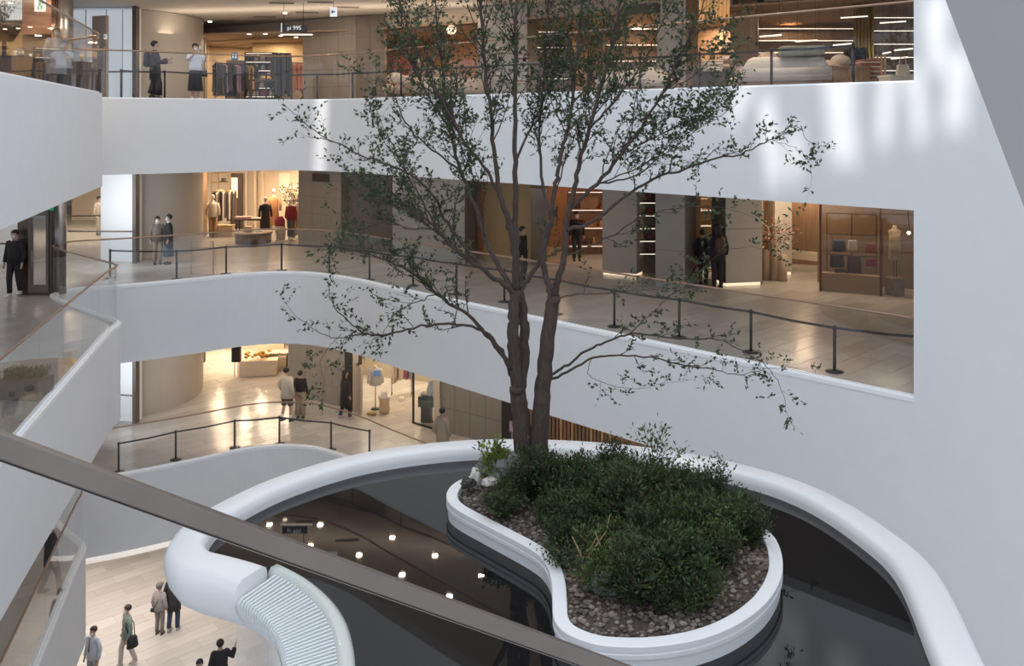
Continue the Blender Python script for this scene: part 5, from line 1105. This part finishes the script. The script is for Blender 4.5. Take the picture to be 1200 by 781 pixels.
# behind the tree: mirror, lit red shop, shelves of shoes
mb = MB().seg(V(622, 28.6), V(640, 28.3), .04, F2, F2+2.6); single('mirror', 'tall dark glass panel behind the tree', 'mirror', mb, mat('bronze_mirror', (.25, .19, .15), .12, metal=.7))
shelf(V(688, 31, F2), 1.5, 2.3, .4, 4, 'reddish lit shelves with bags inside the shop behind the tree', WOODR, True, None, [(.2, .05, .04), (.35, .2, .14), (.1, .05, .05)], ('bag on the reddish shelves', 'bags on the reddish shelves'))
shelf(V(757, 26.9, F2), .62, 3.1, .4, 7, 'narrow lit niche of shoe shelves left of the large grey pillar', DKTILE, True, None, [(.55, .36, .26), (.16, .05, .05), (.4, .25, .18)], ('bag in the lit niche', 'handbags in the lit niche'), z0=.7)
t = thing('hat_stand', 'brass stand with a white cap between the two stone pillars', 'stand', V(834, 27.5, F2)); MB().cyl(V(834, 27.5, F2), .2, .03, 18).build('base', BRASS, t); MB().cyl(V(834, 27.5, F2), .02, 2.35, 8).build('pole', BRASS, t); MB().cyl(V(834, 27.5, F2+2.3), .42, .03, 20).build('top_shelf', CREAM, t)
single('cap', 'white cap resting on the brass stand', 'hat', MB().loft([(V(834, 27.5).x, 27.5, F2+2.33, .15, .15), (V(834, 27.5).x, 27.5, F2+2.42, .12, .12), (V(834, 27.5).x, 27.5, F2+2.48, .04, .04)], 14), cloth((.75, .7, .62)), smooth=True)
shelf(V(826, 28.6, F2), .9, 2.4, .35, 5, 'wooden shelves of accessories behind the brass stand', OCHRE, True)
# flower display with drapes
c = V(906, 26.0, F2); t = thing('flower_stand', 'tiered display stand of dried flowers and wrapped gifts', 'display stand', c)
for i, (dx, h_) in enumerate([(-.22, .95), (.02, 1.2), (.22, .8)]): MB().cyl(c+Vector((dx, -.1*i, 0)), .14, h_, 16).build('tier', mat('wrapped_paper', (.50, .38, .28), .6), t, smooth=True)
MB().tube([c+Vector((.02, 0, 1.2)), c+Vector((.0, 0, 2.3))], .012, 6).build('wire', BRASS, t)
P_, D_ = [], []
for i in range(500):
    v = Vector((rnd.gauss(0, .25), rnd.gauss(0, .15), rnd.gauss(0, .22))); P_.append(tuple(c+Vector((0, -.1, 1.38))+v)); D_.append(tuple(v.normalized()+Vector((0, 0, .2))))
leaf_mesh('flowers', P_, D_, .11, .05, [mat('dried_flower', (.36, .10, .08), .8), mat('dried_cream', (.6, .48, .36), .8), LEAF[1]], t)
struct('baseboard_1', MB().seg(V(925, 27.9), V(962, 27.2), .12, F2+.35, F2+.62), CREAM)
# display vitrine at the right with garments and bags behind frosted glass, bust on a plinth
t = thing('display_case', 'tall bronze glass display case with blurred bags and clothes at the right', 'display case', V(998, 24.0, F2))
for px in (960, 1031): MB().seg(V(px, 24.25 if px < 1000 else 23.55), V(px+1.6, 24.2 if px < 1000 else 23.5), .05, F2, F2+CH).build('frame_post', mat('rust_frame', (.17, .07, .05), .4), t)
MB().seg(V(961, 24.25), V(1031, 23.55), .012, F2+.05, F2+CH).build('glass_pane', GLASSG, t)
MB().seg(V(1032, 23.5), V(1085, 23.0), .012, F2+.05, F2+CH).build('glass_pane', GLASSG, t)
MB().seg(V(961, 24.4), V(1031, 23.7), .3, F2, F2+.5).build('plinth', mat('case_base', (.40, .32, .22), .6), t)
struct('wall_back', MB().seg(V(958, 25.6), V(1100, 24.2), .2, F2, F2+CH), mat('case_back', (.24, .17, .11), .7, var=.05))
gr = thing('bag_rack', 'dark wire frame holding blurred bags inside the display case', 'rack', V(998, 24.9, F2+.5))
for z in (.55, 1.15, 1.75): MB().tube([V(969, 24.9, F2+.4+z), V(1027, 24.4, F2+.4+z)], .012, 6).build('bar', BLACK, gr)
for px, d in ((969, 24.9), (998, 24.65), (1027, 24.4)): MB().tube([V(px, d, F2+.5), V(px, d, F2+2.15)], .012, 6).build('post', BLACK, gr)
for i, (px, py, w_, h_, col, lab) in enumerate([(983, 288, .36, .34, (.06, .06, .08), 'dark blue-grey bag, upper left in the display case'), (999, 288, .26, .32, (.50, .46, .42), 'white blouse, upper middle in the display case'), (1021, 291, .3, .28, (.24, .08, .06), 'reddish bag, upper right in the display case'),
        (981, 306, .40, .36, (.025, .025, .035), 'black bag, middle left in the display case'), (1001, 312, .42, .6, (.09, .05, .05), 'dark brown dress in the middle of the display case'), (1021, 308, .32, .2, (.18, .03, .03), 'dark red pouch, right side of the display case'), (985, 322, .34, .34, (.10, .05, .05), 'maroon bag, bottom left in the display case')]):
    p = Q(px, py, 24.45); single('display_bag', lab, 'bag', MB().box(p, (w_, .14, h_), 0, .88), cloth(col), bevel=.03)
c = V(1048.5, 23.7, F2); t = thing('mannequin_bust', 'headless bust in a beige dress on a stone block beside the display case', 'mannequin', c)
MB().box((c.x, c.y, c.z+.25), (.36, .36, .48), .3).build('stone_block', mat('block_stone', (.24, .20, .17), .7, var=.15, scale=6), t, bevel=.01)
for dx in (-.03, .05): MB().tube([(c.x+dx, c.y, c.z+.48), (c.x+dx, c.y, c.z+1.1)], .012, 6).build('pole', BLACK, t)
MB().loft([(c.x, c.y, c.z+1.05, .11, .08), (c.x, c.y, c.z+1.3, .15, .1), (c.x, c.y, c.z+1.6, .14, .1), (c.x, c.y, c.z+1.78, .18, .1), (c.x, c.y, c.z+1.83, .10, .07), (c.x, c.y, c.z+1.86, .05, .05), (c.x, c.y, c.z+1.93, .045, .045)], 16).build('torso', mat('bust_linen', (.62, .54, .42), .8), t, smooth=True)
MB().loft([(c.x, c.y, c.z+.98, .17, .12), (c.x, c.y, c.z+1.0, .175, .125), (c.x, c.y, c.z+1.3, .16, .115), (c.x, c.y, c.z+1.62, .15, .11), (c.x, c.y, c.z+1.64, .14, .1)], 16).build('dress', cloth((.42, .33, .22)), t, smooth=True)
t = thing('wire_lamp', 'thin black spot lamp hanging beside the bust', 'lamp', V(1062, 23.2, F2+3.2))
MB().tube([V(1062, 23.2, F2+CH), V(1064.5, 23.2, F2+2.2), V(1066, 23.2, F2+1.85)], .012, 6).build('cable', BLACK, t); MB().ball(V(1065, 23.15, F2+1.80), .045).build('bulb', LAMPW, t, smooth=True)
area('case_lamp', V(1045, 23.2, F2+3.1), .8, .5, 28, (1, .8, .55)); area('case_lamp', V(995, 25.0, F2+3.1), 1.4, .4, 22, (1, .7, .42))
area('gallery_lamp', V(930, 25.5, F2+3.15), 2.0, 1.2, 70, (1, .8, .56), (0, 0, -.5))

# ---- lower storey shops
for i, (px, py, w_, dd_, h_) in enumerate([(300, 441, 1.5, 1.1, .62), (319, 436, 1.0, 1.0, .62)]):
    c = P(px, py, F1); table((c.x, c.y+.5, c.z), (w_, dd_, h_), ['left low cream display block heaped with golden goods', 'right low cream display block with white goods'][i], CREAM, False, .15)
c = P(300, 441, F1); P_, D_ = [], []
for k in range(26):
    m = MB().ball((c.x+rnd.uniform(-.55, .35), c.y+.5+rnd.uniform(-.35, .35), c.z+.70+rnd.uniform(0, .12)), rnd.uniform(.06, .11), (1, .8, .7), 8, 5); single('bread_roll', 'golden ware heaped on the left cream display block', 'goods', m, cloth([(.62, .36, .10), (.7, .48, .2), (.5, .25, .07)][k % 3]), 'golden goods on the left display block', smooth=True)
c = V(300, 39, F1); table(c, (2.6, .8, .9), 'long cream counter at the back of the lower left shop', CREAM, False, .15)
for k in range(22):
    m = MB().ball((c.x-1.2+2.4*k/21, c.y-.1+.5*math.sin(k)*.2, c.z+1.0+rnd.uniform(0, .16)), rnd.uniform(.09, .15), (1, .8, .8), 8, 5); single('packet', 'brown and orange packet on the long cream counter', 'goods', m, cloth([(.6, .3, .08), (.35, .15, .06), (.75, .6, .4), (.5, .2, .1)][k % 4]), 'packets on the long cream counter', smooth=True)
for k, px in enumerate((320, 330)): fold_stack((P(px, 437, F1).x, P(px, 437, F1).y+.4, F1+.62), [(.75, .66, .5), (.7, .6, .45)], 'cream box on the right display block, %s pile' % ('left', 'right')[k], 'cream boxes on the right display block', .3, .3, 2)
for px0, px1, py0, lab in ((227, 240, 425, 'dark hanging cloth panel at the left of the lower shop'), (272, 282, 424, 'black coat hanging on a stand in the lower shop')):
    d_ = 36.0 if px0 < 250 else 34.5; t = thing('coat_stand', lab, 'stand', V((px0+px1)/2, d_, F1)); zb = Q(0, py0, d_).z
    MB().box(V((px0+px1)/2, d_, (zb+F1+1.95)/2), ((px1-px0)*d_/FP, .25, F1+1.95-zb)).build('dark_cloth', DARK, t, bevel=.03)
    for q in ((px0+px1)/2-2, (px0+px1)/2+2): MB().tube([V(q, d_, F1), V(q, d_, zb)], .025, 6).build('leg', mat('mannequin_skin_62', (.62, .52, .42)), t)
mannequin(V(440, 30.6, F1), .1, 'mannequin in white jacket with a bright blue bag on a black pole stand', (.66, .60, .56), None, 1.78, True)
single('handbag', 'bright sky blue bag held by the mannequin in white', 'bag', MB().box(V(441.5, 30.3, F1+1.38), (.24, .10, .2), 0, .85), cloth((.18, .38, .75)), bevel=.02)
t = thing('drum_stool', 'woven tan drum stool beside the white-jacketed mannequin', 'stool', V(450.5, 30.2, F1)); MB().loft([(V(450.5, 30.2).x, 30.2, F1, .16, .16), (V(450.5, 30.2).x, 30.2, F1+.15, .20, .20), (V(450.5, 30.2).x, 30.2, F1+.3, .17, .17), (V(450.5, 30.2).x, 30.2, F1+.55, .2, .2)], 18).build('drum', cloth((.55, .42, .26)), t, smooth=True)
single('sun_hat', 'pale wide-brimmed hat on the drum stool', 'hat', MB().loft([(V(450.5, 30.2).x, 30.2, F1+.55, .24, .22), (V(450.5, 30.2).x, 30.2, F1+.58, .24, .22), (V(450.5, 30.2).x, 30.2, F1+.6, .13, .12), (V(450.5, 30.2).x, 30.2, F1+.76, .09, .09)], 18), cloth((.72, .66, .62)), smooth=True)
cushion(V(435.5, 30.0, F1+.06), .16, (.5, .38, .14), 'yellow bag lying on the shop floor by the mannequin', s3=(1.1, .8, .4))
rack(V(459, 32.2, F1), V(482, 32.2, F1), 1.9, 'black rail of blouses and trousers inside the lower right shop', [(.62, .55, .48), (.3, .1, .1), (.06, .05, .06), (.5, .42, .36), (.2, .2, .28)], 1.25, 'blouse or trousers on the rail of the lower right shop', 'garments in the lower right shop', BLACK, 9)
single('shoe_pair', 'white shoes on the floor under the lower shop rail', 'shoes', MB().box(V(469, 31.6, F1+.06), (.12, .28, .1), 0, .7).box(V(472, 31.6, F1+.06), (.12, .28, .1), 0, .7), cloth((.75, .72, .68)), bevel=.02)
sw_ = struct('window_3', MB().seg(V(483, 29.15), V(484.6, 29.12), .05, F1, F1+CH).seg(V(483, 29.15), V(515, 28.35), .05, F1, F1+.06), BLACK)
MB().seg(V(484.6, 29.14), V(515, 28.37), .012, F1+.06, F1+CH).build('pane', GLASS, sw_)
c = V(500, 29.3, F1); t = thing('chest_stand', 'dark green trunk on legs displayed behind the shop glass', 'trunk', c)
MB().box((c.x, c.y, c.z+.72), (.52, .34, .36), -.2).build('trunk_body', mat('green_leather', (.035, .055, .03), .5), t, bevel=.02); MB().box((c.x, c.y-.01, c.z+.75), (.535, .345, .03), -.2).build('strap', mat('strap_green', (.16, .18, .09), .5), t)
MB().box((c.x, c.y, c.z+.27), (.34, .26, .54), -.2).build('stand', BLACK, t)
single('folded_cloth', 'cream scarf heaped on the green trunk', 'folded cloth', MB().ball((c.x+.02, c.y, c.z+.98), .17, (1.2, .9, .55), 12, 8, .4, 2), cloth((.62, .58, .48)), smooth=True)
mannequin(V(510, 29.3, F1), .3, 'mannequin in silver-grey jacket beside the green trunk', (.42, .44, .46), None, 1.72, True)
single('shoe_pair', 'strappy sandals on the shop floor by the green trunk', 'shoes', MB().box(V(508, 28.45, F1+.12), (.1, .24, .2), 0, .6).box(V(511, 28.4, F1+.12), (.1, .24, .2), 0, .6), cloth((.4, .3, .24)), bevel=.02)
single('card_reader', 'grey security gate post at the lower shop entrance', 'post', MB().box(V(422.5, 30.1, F1+.85), (.10, .3, 1.7)), cloth((.45, .40, .34)), bevel=.02)
single('notice_stand', 'small pink and white notice in the dark doorway behind the rim', 'sign', MB().box(V(600, 26.2, F1+.95), (.16, .03, .32)).box(V(600, 26.2, F1+.4), (.03, .03, .8)), mat('notice', (.55, .42, .42), .6))
# reflection strip of frosted glass under the lower fascia with letters
gl = MB(); q = offset_path(EDGE[F1], .45); q = [p for p in q if -12.8 < p.x < -6 and p.y > 23.5]; sweep(gl, q, [(0, 0), (.015, 0), (.015, -.38), (0, -.38)], F1-SL)
o = gl.build('window_4', mat('frosted_band', (.52, .52, .53), .3)); o['kind'] = 'structure'
for i, (px, py, s_) in enumerate([(126, 661, 'I I'), (134, 658, 'Z 3 B'), (157, 654, 'I H'), (163, 651.5, '3 4')]):
    p = Q(px, py, 24.6+.9*(px-126)/37-.2)
# people-free floor lamp glow near the waterfall comes from the lobby lamps
print('objects', len(COL.objects))
